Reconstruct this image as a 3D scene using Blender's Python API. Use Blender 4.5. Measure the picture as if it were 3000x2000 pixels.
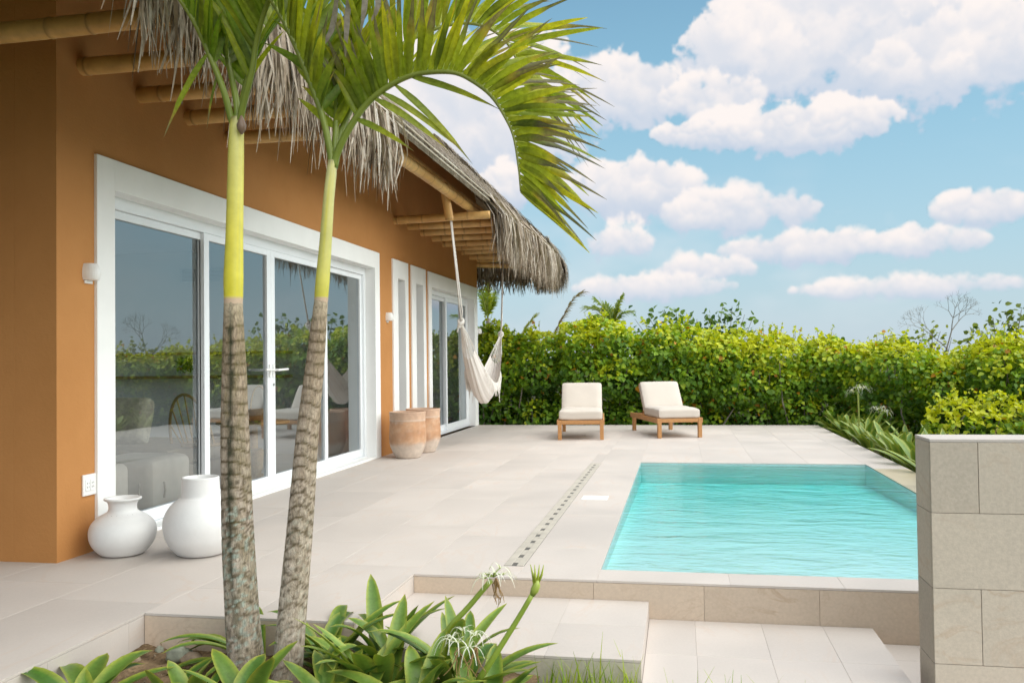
import bpy, math, random
import numpy as np
from mathutils import Vector, Matrix, noise

random.seed(7)
rng = np.random.default_rng(11)
R = math.radians
for o in list(bpy.data.objects):
    bpy.data.objects.remove(o)
scene = bpy.context.scene
col = scene.collection

# ------------------------------------------------------------------ camera
cam_d = bpy.data.cameras.new('camera')
cam = bpy.data.objects.new('camera', cam_d)
col.objects.link(cam)
yaw, pitch, roll = .18718, .02206, -.01271
fw = Vector((-math.sin(yaw)*math.cos(pitch), math.cos(yaw)*math.cos(pitch), math.sin(pitch)))
rt = fw.cross(Vector((0, 0, 1))).normalized()
up = rt.cross(fw)
r2 = rt*math.cos(roll) + up*math.sin(roll)
u2 = -rt*math.sin(roll) + up*math.cos(roll)
cam.matrix_world = Matrix(((r2.x, u2.x, -fw.x, 3.604), (r2.y, u2.y, -fw.y, 0), (r2.z, u2.z, -fw.z, 1.15), (0, 0, 0, 1)))
cam_d.sensor_width = 36
cam_d.lens = 31.02
cam_d.clip_start = .05
cam_d.clip_end = 3000
cam_d.dof.use_dof = True
cam_d.dof.focus_distance = 5.5
cam_d.dof.aperture_fstop = 5.6
scene.camera = cam

# ------------------------------------------------------------------ sun + sky
SUN_EL, SUN_AZ = R(47), R(104)          # azimuth from +Y towards +X
sun_d = bpy.data.lights.new('sun', 'SUN')
sun_d.energy = 2.85
sun_d.angle = R(110)
sun_d.color = (1.0, .955, .88)
sun = bpy.data.objects.new('sun', sun_d)
sdir = Vector((math.sin(SUN_AZ)*math.cos(SUN_EL), math.cos(SUN_AZ)*math.cos(SUN_EL), math.sin(SUN_EL)))
sun.rotation_euler = sdir.to_track_quat('Z', 'Y').to_euler()
sun.location = sdir*40
scene.cycles.max_bounces = 7
scene.cycles.transparent_max_bounces = 8
scene.cycles.caustics_reflective = False
scene.cycles.caustics_refractive = False
col.objects.link(sun)

vs = scene.view_settings
vs.view_transform = 'Standard'
vs.look = 'None'
vs.gamma = 1
vs.exposure = 1.0
try:
    vs.use_curve_mapping = False
except Exception:
    pass

world = bpy.data.worlds.new('World')
scene.world = world
world.use_nodes = True
wt = world.node_tree
wt.nodes.clear()


class G:
    """tiny node-graph helper"""
    def __init__(self, tree):
        self.t = tree

    def n(self, typ, **kw):
        nd = self.t.nodes.new(typ)
        for k, v in kw.items():
            setattr(nd, k, v)
        return nd

    def put(self, sock, v):
        if hasattr(v, 'is_linked'):
            self.t.links.new(v, sock)
        elif v is not None:
            sock.default_value = v

    def m(self, op, a, b=None, c=None, clamp=False):
        nd = self.n('ShaderNodeMath', operation=op, use_clamp=clamp)
        for i, v in enumerate((a, b, c)):
            if v is not None:
                self.put(nd.inputs[i], v)
        return nd.outputs[0]

    def vm(self, op, a, b=None, scale=None):
        nd = self.n('ShaderNodeVectorMath', operation=op)
        self.put(nd.inputs[0], a)
        if b is not None:
            self.put(nd.inputs[1], b)
        if scale is not None:
            self.put(nd.inputs['Scale'], scale)
        return nd.outputs[0]

    def mix(self, f, a, b, blend='MIX'):
        nd = self.n('ShaderNodeMix', data_type='RGBA', blend_type=blend)
        self.put(nd.inputs[0], f)
        self.put(nd.inputs[6], c4(a))
        self.put(nd.inputs[7], c4(b))
        return nd.outputs[2]

    def noise(self, vec, scale, detail=4, rough=.55, dist=0, out=0):
        nd = self.n('ShaderNodeTexNoise')
        if vec is not None:
            self.put(nd.inputs['Vector'], vec)
        nd.inputs['Scale'].default_value = scale
        nd.inputs['Detail'].default_value = detail
        nd.inputs['Roughness'].default_value = rough
        nd.inputs['Distortion'].default_value = dist
        return nd.outputs[out]

    def rng(self, v, a, b, c=0, d=1, smooth=False):
        nd = self.n('ShaderNodeMapRange')
        nd.clamp = True
        if smooth:
            nd.interpolation_type = 'SMOOTHSTEP'
        self.put(nd.inputs[0], v)
        for i, x in enumerate((a, b, c, d)):
            self.put(nd.inputs[i+1], x)
        return nd.outputs[0]

    def mapping(self, vec, scale=(1, 1, 1), loc=(0, 0, 0), rot=(0, 0, 0)):
        nd = self.n('ShaderNodeMapping')
        self.put(nd.inputs['Vector'], vec)
        nd.inputs['Scale'].default_value = scale
        nd.inputs['Location'].default_value = loc
        nd.inputs['Rotation'].default_value = rot
        return nd.outputs[0]


def c4(v):
    if isinstance(v, (tuple, list)) and len(v) == 3:
        return (v[0], v[1], v[2], 1)
    return v


g = G(wt)
sky = g.n('ShaderNodeTexSky')
sky.sky_type = 'NISHITA'
sky.sun_disc = False
sky.sun_elevation = SUN_EL
sky.sun_rotation = SUN_AZ
sky.altitude = 0
sky.air_density = 1.0
sky.dust_density = 1.6
sky.ozone_density = 1.4
tc = g.n('ShaderNodeTexCoord')
dvec = tc.outputs['Generated']
sep = g.n('ShaderNodeSeparateXYZ')
wt.links.new(dvec, sep.inputs[0])
el = g.m('ARCSINE', sep.outputs[2])
az = g.m('ARCTAN2', sep.outputs[0], sep.outputs[1])
# cumulus cells: azimuth, elevation, half width, rise, drop (radians)
CLOUDS = [(0.0993, 0.3269, 0.0789, 0.0493, 0.0543), (0.1972, 0.3364, 0.1628, 0.0691, 0.074), (0.2986, 0.2925, 0.0987, 0.0493, 0.0419),
          (-0.0778, 0.2929, 0.074, 0.0469, 0.0345), (0.0378, 0.2794, 0.0543, 0.0271, 0.0222), (0.07, 0.2454, 0.0987, 0.0158, 0.0158),
          (0.1383, 0.2442, 0.0987, 0.0222, 0.0222), (-0.0549, 0.1917, 0.074, 0.0345, 0.0271), (0.0263, 0.1645, 0.0296, 0.0148, 0.0148),
          (0.0684, 0.1577, 0.0839, 0.0306, 0.0173), (-0.0657, 0.1297, 0.037, 0.0188, 0.0173), (0.1403, 0.1165, 0.0987, 0.0197, 0.0138),
          (0.2549, 0.1142, 0.0543, 0.0222, 0.0148), (0.3069, 0.1449, 0.0469, 0.0207, 0.0158), (0.0299, 0.0977, 0.0543, 0.0158, 0.0138),
          (-0.2464, 0.2707, 0.1283, 0.074, 0.074), (-0.183, 0.195, 0.0543, 0.0197, 0.0197), (-0.0277, 0.0801, 0.0938, 0.0138, 0.0138),
          (0.2418, 0.0704, 0.1283, 0.0118, 0.0118)]
def cloud_image(W=3840, H=960):
    """cumulus over the upper hemisphere as heaped round puffs lit from above; u = azimuth, v = elevation 0..90 deg"""
    f4 = np.float32
    r_ = np.random.default_rng(21)
    px = W/(2*np.pi)                       # pixels per radian (same both ways)

    def vn(nx, ny):
        g_ = r_.random((ny+2, nx+1)).astype(f4)
        g_[:, -1] = g_[:, 0]
        x = np.arange(W, dtype=f4)/W*nx
        y = np.arange(H, dtype=f4)/H*ny
        xi, yi = x.astype(np.int32), y.astype(np.int32)
        tx, ty = x-xi, (y-yi)[:, None]
        tx, ty = tx*tx*(3-2*tx), ty*ty*(3-2*ty)
        rows_ = g_[:, xi]*(1-tx)+g_[:, xi+1]*tx
        return rows_[yi]*(1-ty)+rows_[yi+1]*ty

    def fbm(nx, ny, octs, gain=.55):
        s_, amp, tot = 0, 1.0, 0
        for o in range(octs):
            s_ = s_+vn(int(nx*2.03**o), int(ny*2.03**o))*amp
            tot += amp
            amp *= gain
        return s_/tot
    n1 = fbm(190, 48, 5, .6)-.5
    n2 = fbm(420, 105, 3, .6)-.5
    col_ = np.zeros((H, W, 3), f4)
    al = np.zeros((H, W), f4)
    shade, light = np.array([.285, .330, .395], f4), np.array([.497, .462, .447], f4)

    def puff(a, e, R, base, top, op):
        """one soft round heap at azimuth a, elevation e, radius R (radians)"""
        k = 1/max(.25, np.cos(e))
        cx, cy, rx, ry = (a/(2*np.pi)+.5)*W, e*px, R*px*k, R*px
        x0, x1, y0, y1 = int(cx-rx*1.5), int(cx+rx*1.5)+1, max(0, int(cy-ry*1.5)), min(H, int(cy+ry*1.5)+1)
        if y1 <= y0:
            return
        xs_ = np.arange(x0, x1)
        ix = xs_ % W
        ys_ = np.arange(y0, y1)
        dx = ((xs_-cx)/rx)[None, :]
        dy = ((ys_-cy)/ry)[:, None]
        q = n1[y0:y1][:, ix]*1.5+n2[y0:y1][:, ix]*.5
        rr_ = np.sqrt(dx*dx+dy*dy)+q*1.15
        c_ = np.clip((1.12-rr_)/.64, 0, 1)
        c_ = c_*c_*(3-2*c_)*op
        nz_ = np.sqrt(np.clip(1-rr_*rr_, .02, 1))
        h = np.clip((ys_/px-base)/max(1e-4, top-base), 0, 1)[:, None]
        lit = .36+.30*dy+.08*dx+.16*nz_+.62*(h-.35)-q*.40
        lit = np.clip(lit, 0, 1)[..., None]
        cc_ = shade+(light-shade)*lit
        A0 = al[y0:y1][:, ix]
        C0 = col_[y0:y1][:, ix]
        al[y0:y1, ix] = A0+(1-A0)*c_
        w_ = c_/np.maximum(A0+(1-A0)*c_, 1e-4)
        col_[y0:y1, ix] = C0*(1-w_[..., None])+cc_*w_[..., None]

    def cumulus(a, e, w, u, d, op=.95, many=1.0):
        k = max(8, int(24*w/(u+d)*.75*many))
        pts_ = []
        for i in range(k*3):
            x = r_.uniform(-1, 1)
            cap = (1-x*x)**.6
            y = r_.uniform(-.75, 1)*cap
            R = (u+d)*.5*(.34+.40*r_.random())*(.45+.55*cap)
            yy = e+(y*u*.78 if y > 0 else y*d*.72)
            pts_.append((R*(1.15-.5*max(0, y)), a+x*w*.92, yy))
        for i in range(k):
            x = -1+2*(i+.5)/k
            pts_.append((min(u, d)*(1.25-.7*x*x), a+x*w*.8, e+r_.uniform(-.1, .15)*d))
        pts_.sort(key=lambda q_: -q_[0])
        for R, x, y in pts_:
            puff(x, y, R, e-d, e+u, op)
    # outside the view the same broken cover goes on
    for i in range(95):
        a, e = r_.uniform(-np.pi, np.pi), np.arcsin(r_.uniform(.06, .97))
        if -.62 < a < .56 and e < .62:
            continue
        s_ = r_.uniform(.5, 1.2)
        cumulus(a, e, .13*s_/max(.3, np.cos(e)), .055*s_, .045*s_, .95, .4)
    for a, e, w, u, d in CLOUDS:
        low = np.clip((e-.04)/.19, .22, 1)
        cumulus(a, e, w*1.05, u*1.05, d*1.05, .95*low)
    elv = (np.arange(H, dtype=f4)/px)[:, None]
    veil = np.clip((fbm(60, 26, 4)-.46)*3.2, 0, 1)*np.clip(1-np.abs(elv-.10)/.12, 0, 1)*.40
    vc = np.array([.42, .43, .45], f4)
    A1 = al+(1-al)*veil
    w_ = (veil*(1-al)/np.maximum(A1, 1e-4))[..., None]
    out_ = np.empty((H, W, 4), f4)
    out_[..., :3] = col_*(1-w_)+vc*w_
    out_[..., 3] = A1
    return out_


cimg = cloud_image()
img = bpy.data.images.new('cumulus', cimg.shape[1], cimg.shape[0], alpha=True, float_buffer=True)
img.colorspace_settings.name = 'Non-Color'
img.alpha_mode = 'CHANNEL_PACKED'
img.pixels.foreach_set(cimg.ravel())
img.update()
img.pack()
uv = g.n('ShaderNodeCombineXYZ')
wt.links.new(g.m('MULTIPLY_ADD', az, 1/(2*math.pi), .5), uv.inputs[0])
wt.links.new(g.m('MULTIPLY', el, 2/math.pi), uv.inputs[1])
ctex = g.n('ShaderNodeTexImage')
ctex.image = img
ctex.interpolation = 'Linear'
wt.links.new(uv.outputs[0], ctex.inputs[0])
ccol = ctex.outputs['Color']
alpha = g.m('MULTIPLY', ctex.outputs['Alpha'], g.m('GREATER_THAN', el, 0.001))
# clear part of the sky: Nishita, paled by haze towards the horizon
bg = g.n('ShaderNodeBackground')
sk = g.vm('MULTIPLY', sky.outputs[0], (.052, .074, .074))
hz = g.rng(el, .0, .50, .90, .12)
hazecol = g.mix(g.rng(el, 0.0, .30), (.300, .352, .395), (.205, .360, .430))
skc = g.mix(hz, sk, hazecol)
fin = g.mix(alpha, skc, ccol)
wt.links.new(fin, bg.inputs[0])
bg.inputs[1].default_value = 1.0
wo = g.n('ShaderNodeOutputWorld')
wt.links.new(bg.outputs[0], wo.inputs[0])

# ------------------------------------------------------------------ materials
MATS = {}


def material(name):
    m = bpy.data.materials.new(name)
    m.use_nodes = True
    t = m.node_tree
    t.nodes.clear()
    gg = G(t)
    out = gg.n('ShaderNodeOutputMaterial')
    MATS[name] = m
    return m, gg, out


def pbsdf(gg, color, rough=.6, metal=0, spec=.5, normal=None):
    p = gg.n('ShaderNodeBsdfPrincipled')
    gg.put(p.inputs['Base Color'], c4(color))
    gg.put(p.inputs['Roughness'], rough)
    gg.put(p.inputs['Metallic'], metal)
    gg.put(p.inputs['Specular IOR Level'], spec)
    if normal is not None:
        gg.t.links.new(normal, p.inputs['Normal'])
    return p


def bump(gg, h, strength=.3, dist=.01):
    b = gg.n('ShaderNodeBump')
    b.inputs['Strength'].default_value = strength
    b.inputs['Distance'].default_value = dist
    gg.put(b.inputs['Height'], h)
    return b.outputs[0]


def objco(gg):
    return gg.n('ShaderNodeTexCoord').outputs['Object']


def posco(gg):
    return gg.n('ShaderNodeNewGeometry').outputs['Position']


def simple(name, base, var=.12, scale=6, rough=.6, bs=.15, bscale=60, bd=.003, spec=.5, metal=0, coords='pos'):
    m, gg, out = material(name)
    co = posco(gg) if coords == 'pos' else objco(gg)
    n1 = gg.noise(co, scale, 5, .6)
    lo = tuple(x*(1-var) for x in base)
    hi = tuple(min(1, x*(1+var)) for x in base)
    cc = gg.mix(gg.rng(n1, .3, .7), lo, hi)
    n2 = gg.noise(co, bscale, 4, .6)
    p = pbsdf(gg, cc, rough, metal, spec, bump(gg, n2, bs, bd))
    gg.t.links.new(p.outputs[0], out.inputs[0])
    return m


def attr_mat(name, rough=.6, spec=.4, trans=0, nscale=40, nvar=.18, bs=.1, bd=.002, attr='col', coat=0):
    m, gg, out = material(name)
    a = gg.n('ShaderNodeAttribute')
    a.attribute_name = attr
    co = posco(gg)
    n1 = gg.noise(co, nscale, 4, .6)
    f = gg.rng(n1, .3, .7, 1-nvar, 1+nvar)
    cc = gg.vm('SCALE', a.outputs['Color'], scale=f)
    p = pbsdf(gg, cc, rough, 0, spec, bump(gg, n1, bs, bd))
    if coat:
        p.inputs['Coat Weight'].default_value = coat
        p.inputs['Coat Roughness'].default_value = .25
    if trans:
        tr = gg.n('ShaderNodeBsdfTranslucent')
        gg.t.links.new(gg.mix(1.0, cc, (1.15, 1.1, .55), 'MULTIPLY'), tr.inputs[0])
        mx = gg.n('ShaderNodeMixShader')
        mx.inputs[0].default_value = trans
        gg.t.links.new(p.outputs[0], mx.inputs[1])
        gg.t.links.new(tr.outputs[0], mx.inputs[2])
        gg.t.links.new(mx.outputs[0], out.inputs[0])
    else:
        gg.t.links.new(p.outputs[0], out.inputs[0])
    return m


def stone(name, base, vein=(.55, .36, .24), vein_amt=.35, rand=.04, rough=.62, grain=90, gb=.12, speck=.25):
    m, gg, out = material(name)
    oi = gg.n('ShaderNodeObjectInfo')
    co = posco(gg)
    off = gg.vm('SCALE', (3.1, 7.3, 1.7), scale=oi.outputs['Random'])
    co2 = gg.vm('ADD', co, off)
    big = gg.noise(co2, 1.3, 4, .55, .4)
    fine = gg.noise(co2, grain, 3, .7)
    k = gg.m('ADD', gg.rng(oi.outputs['Random'], 0, 1, 1-rand, 1+rand*.6),
             gg.m('ADD', gg.m('MULTIPLY', gg.m('SUBTRACT', big, .5), .32), gg.m('MULTIPLY', gg.m('SUBTRACT', fine, .5), speck)))
    cc = gg.vm('SCALE', base, scale=k)
    vn = gg.noise(gg.mapping(co2, scale=(1, .42, 1.6), rot=(0, 0, .5)), 2.4, 6, .55, 1.6)
    vm_ = gg.m('MULTIPLY', gg.rng(gg.m('ABSOLUTE', gg.m('SUBTRACT', vn, .5)), 0, .03, 1, 0), gg.rng(big, .45, .75, 0, vein_amt))
    cc = gg.mix(vm_, cc, vein)
    p = pbsdf(gg, cc, gg.rng(big, .3, .7, rough-.1, rough+.1), 0, .4, bump(gg, fine, gb, .002))
    gg.t.links.new(p.outputs[0], out.inputs[0])
    return m


stone('deck_stone', (.545, .485, .44), speck=.16, rand=.045)
stone('riser_stone', (.56, .45, .35), vein=(.34, .22, .13), vein_amt=.5, rand=.08, rough=.72, grain=60, gb=.25, speck=.32)
stone('pillar_stone', (.51, .438, .355), vein=(.42, .26, .15), vein_amt=.4, rand=.13, rough=.75, grain=70, gb=.5, speck=.45)
stone('grey_riser_stone', (.47, .43, .34), vein=(.16, .15, .1), vein_amt=.6, rand=.12, rough=.8, grain=60, gb=.3, speck=.4)
stone('pool_edge_stone', (.52, .43, .30), vein=(.7, .6, .45), vein_amt=.8, rand=.2, rough=.4)
simple('grout', (.47, .415, .375), .08, 8)
simple('dark_grout', (.34, .27, .20), .15, 8)
simple('drain_stone', (.47, .425, .36), .12, 7, .65)
simple('slot_shadow', (.13, .12, .105), .2, 8)
simple('dark_void', (.03, .028, .025), .2, 8)
simple('white_plaster', (.84, .835, .82), .03, 3, .75, .12, 90)
simple('white_frame', (.78, .80, .82), .02, 3, .35, .02, 60)
simple('interior_white', (.87, .87, .87), .02, 2, .8, .03)
simple('interior_floor', (.64, .59, .53), .08, 3, .4, .05)
simple('white_ceramic', (.72, .71, .70), .05, 5, .62, .25, 28, .004)
simple('white_plastic', (.82, .81, .79), .02, 3, .35, .02)
simple('sofa_fabric', (.40, .335, .265), .1, 14, .9, .3, 250)
simple('pillow_fabric', (.70, .66, .55), .2, 20, .9, .4, 180)
simple('pouf_fabric', (.76, .70, .62), .06, 8, .9, .25, 260)
simple('cushion_fabric', (.58, .515, .45), .03, 6, .92, .25, 320, .0015)
simple('rope_cotton', (.70, .66, .61), .08, 60, .9, .4, 200)
simple('wicker', (.50, .33, .16), .2, 60, .6, .5, 160)
simple('interior_wood', (.30, .16, .07), .25, 12, .5)
simple('steel', (.45, .45, .44), .1, 20, .35, .05, metal=.8)
simple('pebble_stone', (.24, .25, .19), .3, 25, .8, .4, 60)
simple('brown_stone', (.27, .20, .14), .3, 25, .85, .5, 60)
simple('bark_grey', (.23, .20, .16), .25, 25, .85, .5, 60)
simple('stem_green', (.16, .25, .04), .15, 25, .45, .1)

# orange stucco
m, gg, out = material('orange_stucco')
co = posco(gg)
n1 = gg.noise(co, .9, 5, .6)
n2 = gg.noise(co, 55, 4, .6)
n3 = gg.noise(gg.mapping(co, scale=(1, 1, .25)), 6, 4, .6)
cc = gg.mix(gg.rng(n1, .3, .7), (.445, .198, .062), (.53, .245, .083))
cc = gg.mix(gg.rng(n3, .55, .8, 0, .22), cc, (.42, .185, .056))
n4 = gg.noise(co, 9, 5, .6)
p = pbsdf(gg, cc, .82, 0, .25, bump(gg, gg.m('ADD', n2, gg.m('MULTIPLY', n4, 1.6)), .45, .005))
gg.t.links.new(p.outputs[0], out.inputs[0])

# window glass: clear pane with a strong sky reflection
m, gg, out = material('window_glass')
fr = gg.n('ShaderNodeFresnel')
fr.inputs[0].default_value = 1.62
gl = gg.n('ShaderNodeBsdfGlossy')
gl.inputs['Roughness'].default_value = 0.0
gl.inputs['Color'].default_value = (.86, .93, .96, 1)
wv = gg.noise(posco(gg), .9, 1, .4)
gg.t.links.new(bump(gg, wv, .03, .02), gl.inputs['Normal'])
tr = gg.n('ShaderNodeBsdfTransparent')
tr.inputs['Color'].default_value = (.95, .97, .965, 1)
mx = gg.n('ShaderNodeMixShader')
gg.t.links.new(gg.m('ADD', gg.m('MULTIPLY', fr.outputs[0], 1.25), .17, clamp=True), mx.inputs[0])
gg.t.links.new(tr.outputs[0], mx.inputs[1])
gg.t.links.new(gl.outputs[0], mx.inputs[2])
gg.t.links.new(mx.outputs[0], out.inputs[0])

# pool water
m, gg, out = material('pool_water')
co = gg.mapping(posco(gg), scale=(.8, 1.6, 1))
w1 = gg.noise(co, 2.0, 3, .5, .8)
w2 = gg.noise(co, 11, 3, .55, .6)
hgt = gg.m('ADD', gg.m('MULTIPLY', w1, 1.0), gg.m('MULTIPLY', w2, .32))
nrm = bump(gg, hgt, .5, .032)
fr = gg.n('ShaderNodeFresnel')
fr.inputs[0].default_value = 1.33
gg.t.links.new(nrm, fr.inputs['Normal'])
gl = gg.n('ShaderNodeBsdfGlossy')
gl.inputs['Roughness'].default_value = .03
gg.t.links.new(nrm, gl.inputs['Normal'])
rf = gg.n('ShaderNodeBsdfTransparent')
rf.inputs['Color'].default_value = (1, 1, 1, 1)
mx = gg.n('ShaderNodeMixShader')
gg.t.links.new(fr.outputs[0], mx.inputs[0])
gg.t.links.new(rf.outputs[0], mx.inputs[1])
gg.t.links.new(gl.outputs[0], mx.inputs[2])
gg.t.links.new(mx.outputs[0], out.inputs[0])
va = gg.n('ShaderNodeVolumeAbsorption')
va.inputs['Color'].default_value = (.04, .94, .93, 1)
va.inputs['Density'].default_value = 1.05
gg.t.links.new(va.outputs[0], out.inputs['Volume'])

# pool basin plaster with the light net of ripples left to the water
m, gg, out = material('pool_plaster')
co = posco(gg)
n1 = gg.noise(co, 1.2, 3, .5)
cc = gg.mix(gg.rng(n1, .3, .7), (.70, .95, .95), (.78, .97, .97))
p = pbsdf(gg, cc, .6, 0, .3)
gg.t.links.new(p.outputs[0], out.inputs[0])

attr_mat('bamboo', .42, .45, 0, 9, .16, .08)
m, gg, out = material('palm_trunk')
at = gg.n('ShaderNodeAttribute')
at.attribute_name = 'col'
co = posco(gg)
st1 = gg.noise(gg.mapping(co, scale=(1, 1, .28)), 150, 4, .65)
st2 = gg.noise(gg.mapping(co, scale=(1, 1, .7)), 60, 5, .7)
vo = gg.n('ShaderNodeTexVoronoi')
vo.feature = 'DISTANCE_TO_EDGE'
gg.put(vo.inputs['Vector'], gg.mapping(gg.vm('ADD', co, gg.vm('SCALE', gg.noise(co, 30, 3, .6, 0, 1), scale=.03)), scale=(1, 1, .6)))
vo.inputs['Scale'].default_value = 55
crack = gg.rng(vo.outputs['Distance'], .0, .09, 1, 0)
cc = gg.vm('SCALE', at.outputs['Color'], scale=gg.rng(st1, .32, .68, .62, 1.30))
cc = gg.mix(gg.m('MULTIPLY', crack, gg.rng(st2, .42, .62, 0, .6)), cc, (.13, .09, .055))
cc = gg.mix(gg.rng(st2, .62, .72, 0, .55), cc, (.56, .52, .45))
hh = gg.m('SUBTRACT', gg.m('ADD', st1, gg.m('MULTIPLY', st2, .8)), gg.m('MULTIPLY', crack, .5))
p = pbsdf(gg, cc, .88, 0, .2, bump(gg, hh, .4, .004))
gg.t.links.new(p.outputs[0], out.inputs[0])
attr_mat('crownshaft', .42, .45, 0, 14, .10, .05)
attr_mat('palm_leaflet', .42, .4, .5, 45, .25, .1)
attr_mat('thatch', .85, .2, .12, 30, .25, .2)
attr_mat('lily_leaf', .40, .4, .18, 60, .16, .08, coat=.05)
attr_mat('petal', .55, .3, .35, 30, .05, .02)
attr_mat('hedge_leaf', .45, .4, .42, 8, .22, .05)
attr_mat('grass', .5, .3, .3, 30, .15, .05)
attr_mat('terracotta', .8, .25, 0, 16, .12, .25)
attr_mat('soil', .95, .1, 0, 45, .35, .8, .012)

# warm wood for the loungers
m, gg, out = material('teak')
co = objco(gg)
n1 = gg.noise(gg.mapping(co, scale=(14, 2.2, 14)), 5, 5, .6, .8)
cc = gg.mix(gg.rng(n1, .3, .7), (.36, .165, .055), (.54, .28, .11))
p = pbsdf(gg, cc, .5, 0, .4, bump(gg, n1, .12, .002))
gg.t.links.new(p.outputs[0], out.inputs[0])

# hammock cotton weave with folds
m, gg, out = material('hammock_cotton')
at = gg.n('ShaderNodeAttribute')
at.attribute_name = 'col'
n1 = gg.noise(posco(gg), 60, 3, .6)
p = pbsdf(gg, gg.vm('SCALE', at.outputs['Color'], scale=gg.rng(n1, .3, .7, .94, 1.05)), .9, 0, .2, bump(gg, n1, .3, .003))
gg.t.links.new(p.outputs[0], out.inputs[0])

# thatch slab
m, gg, out = material('thatch_slab')
co = posco(gg)
n1 = gg.noise(gg.mapping(co, scale=(6, 40, 6)), 1.2, 6, .65, .3)
cc = gg.mix(gg.rng(n1, .3, .7), (.32, .26, .18), (.54, .46, .35))
p = pbsdf(gg, cc, .9, 0, .15, bump(gg, n1, .8, .03))
gg.t.links.new(p.outputs[0], out.inputs[0])

# open ground
m, gg, out = material('ground_mat')
co = posco(gg)
n1 = gg.noise(co, 1.1, 6, .6)
cc = gg.mix(gg.rng(n1, .35, .65), (.06, .05, .025), (.07, .10, .02))
p = pbsdf(gg, cc, .95, 0, .1, bump(gg, gg.noise(co, 20, 4, .6), .5, .03))
gg.t.links.new(p.outputs[0], out.inputs[0])

m, gg, out = material('lit_bulb')
em = gg.n('ShaderNodeEmission')
em.inputs[0].default_value = (1, .72, .35, 1)
em.inputs[1].default_value = 3.0
gg.t.links.new(em.outputs[0], out.inputs[0])


# ------------------------------------------------------------------ mesh helpers
class MB:
    def __init__(self):
        self.v, self.f, self.c = [], [], []

    def add(self, vs_, fs_, cols=None):
        o = len(self.v)
        self.v += [tuple(x) for x in vs_]
        self.f += [tuple(i+o for i in f) for f in fs_]
        if cols is not None:
            self.c += [tuple(x) for x in cols]
        return self

    def box(self, x0, x1, y0, y1, z0, z1, c=None):
        vv = [(x0, y0, z0), (x1, y0, z0), (x1, y1, z0), (x0, y1, z0), (x0, y0, z1), (x1, y0, z1), (x1, y1, z1), (x0, y1, z1)]
        ff = [(0, 3, 2, 1), (4, 5, 6, 7), (0, 1, 5, 4), (1, 2, 6, 5), (2, 3, 7, 6), (3, 0, 4, 7)]
        return self.add(vv, ff, [c]*8 if c else None)

    def tube(self, pts, rad, seg=10, cols=None, cap=True):
        """swept tube along pts; rad scalar, list or fn"""
        pts = [Vector(p) for p in pts]
        n = len(pts)
        rings, cc = [], []
        ref = Vector((0, 0, 1))
        if abs((pts[-1]-pts[0]).normalized().z) > .9:
            ref = Vector((0, 1, 0))
        for i, p in enumerate(pts):
            t = (pts[min(i+1, n-1)]-pts[max(i-1, 0)]).normalized()
            s = t.cross(ref).normalized()
            u = s.cross(t)
            r = rad[i] if isinstance(rad, (list, tuple, np.ndarray)) else rad
            for k in range(seg):
                a = 2*math.pi*k/seg
                rings.append(p + (s*math.cos(a)+u*math.sin(a))*r)
                if cols is not None:
                    cc.append(cols[i])
        ff = []
        for i in range(n-1):
            for k in range(seg):
                k2 = (k+1) % seg
                ff.append((i*seg+k, i*seg+k2, (i+1)*seg+k2, (i+1)*seg+k))
        if cap:
            ff.append(tuple(range(seg-1, -1, -1)))
            ff.append(tuple((n-1)*seg+k for k in range(seg)))
        return self.add(rings, ff, cc if cols is not None else None)

    def lathe(self, prof, cx=0, cy=0, seg=40, cols=None, closed_bottom=True):
        vv, cc, ff = [], [], []
        n = len(prof)
        for i, (r, z) in enumerate(prof):
            for k in range(seg):
                a = 2*math.pi*k/seg
                vv.append((cx+r*math.cos(a), cy+r*math.sin(a), z))
                if cols:
                    cc.append(cols[i])
        for i in range(n-1):
            for k in range(seg):
                k2 = (k+1) % seg
                ff.append((i*seg+k, i*seg+k2, (i+1)*seg+k2, (i+1)*seg+k))
        if closed_bottom:
            ff.append(tuple(range(seg-1, -1, -1)))
        ff.append(tuple((n-1)*seg+k for k in range(seg)))
        return self.add(vv, ff, cc if cols else None)

    def mesh(self, name, mat, smooth=False):
        me = bpy.data.meshes.new(name)
        me.from_pydata(self.v, [], self.f)
        if mat:
            me.materials.append(MATS[mat])
        if self.c:
            a = me.color_attributes.new('col', 'FLOAT_COLOR', 'POINT')
            arr = np.ones((len(self.v), 4), np.float32)
            arr[:, :3] = np.array(self.c, np.float32)[:, :3]
            a.data.foreach_set('color', arr.ravel())
        if smooth:
            me.polygons.foreach_set('use_smooth', [True]*len(me.polygons))
        me.update()
        return me

    def build(self, name, mat, parent=None, smooth=False, bevel=0, local=False):
        return place(name, self.mesh(name, mat, smooth), parent, bevel, local)


def root_of(o):
    while o.parent:
        o = o.parent
    return o


def place(name, me, parent=None, bevel=0, local=False):
    o = bpy.data.objects.new(name, me)
    col.objects.link(o)
    if parent is not None:
        o.parent = parent
        if not local and parent.parent is None:
            o.matrix_parent_inverse = Matrix.Translation(-parent.location)
    if bevel:
        b = o.modifiers.new('bevel', 'BEVEL')
        b.width = bevel
        b.segments = 2
        b.limit_method = 'ANGLE'
        b.angle_limit = R(40)
    return o


def tag(o, label, cat, group=None):
    o['label'] = label
    o['category'] = cat
    if group:
        o['group'] = group
    return o


def thing(name, label, cat, loc=(0, 0, 0), rz=0, group=None):
    o = bpy.data.objects.new(name, None)
    o.empty_display_size = .1
    col.objects.link(o)
    o.location = loc
    o.rotation_euler = (0, 0, rz)
    return tag(o, label, cat, group)


def struct(o):
    o['kind'] = 'structure'
    return o


def stuff(o):
    o['kind'] = 'stuff'
    return o


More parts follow.
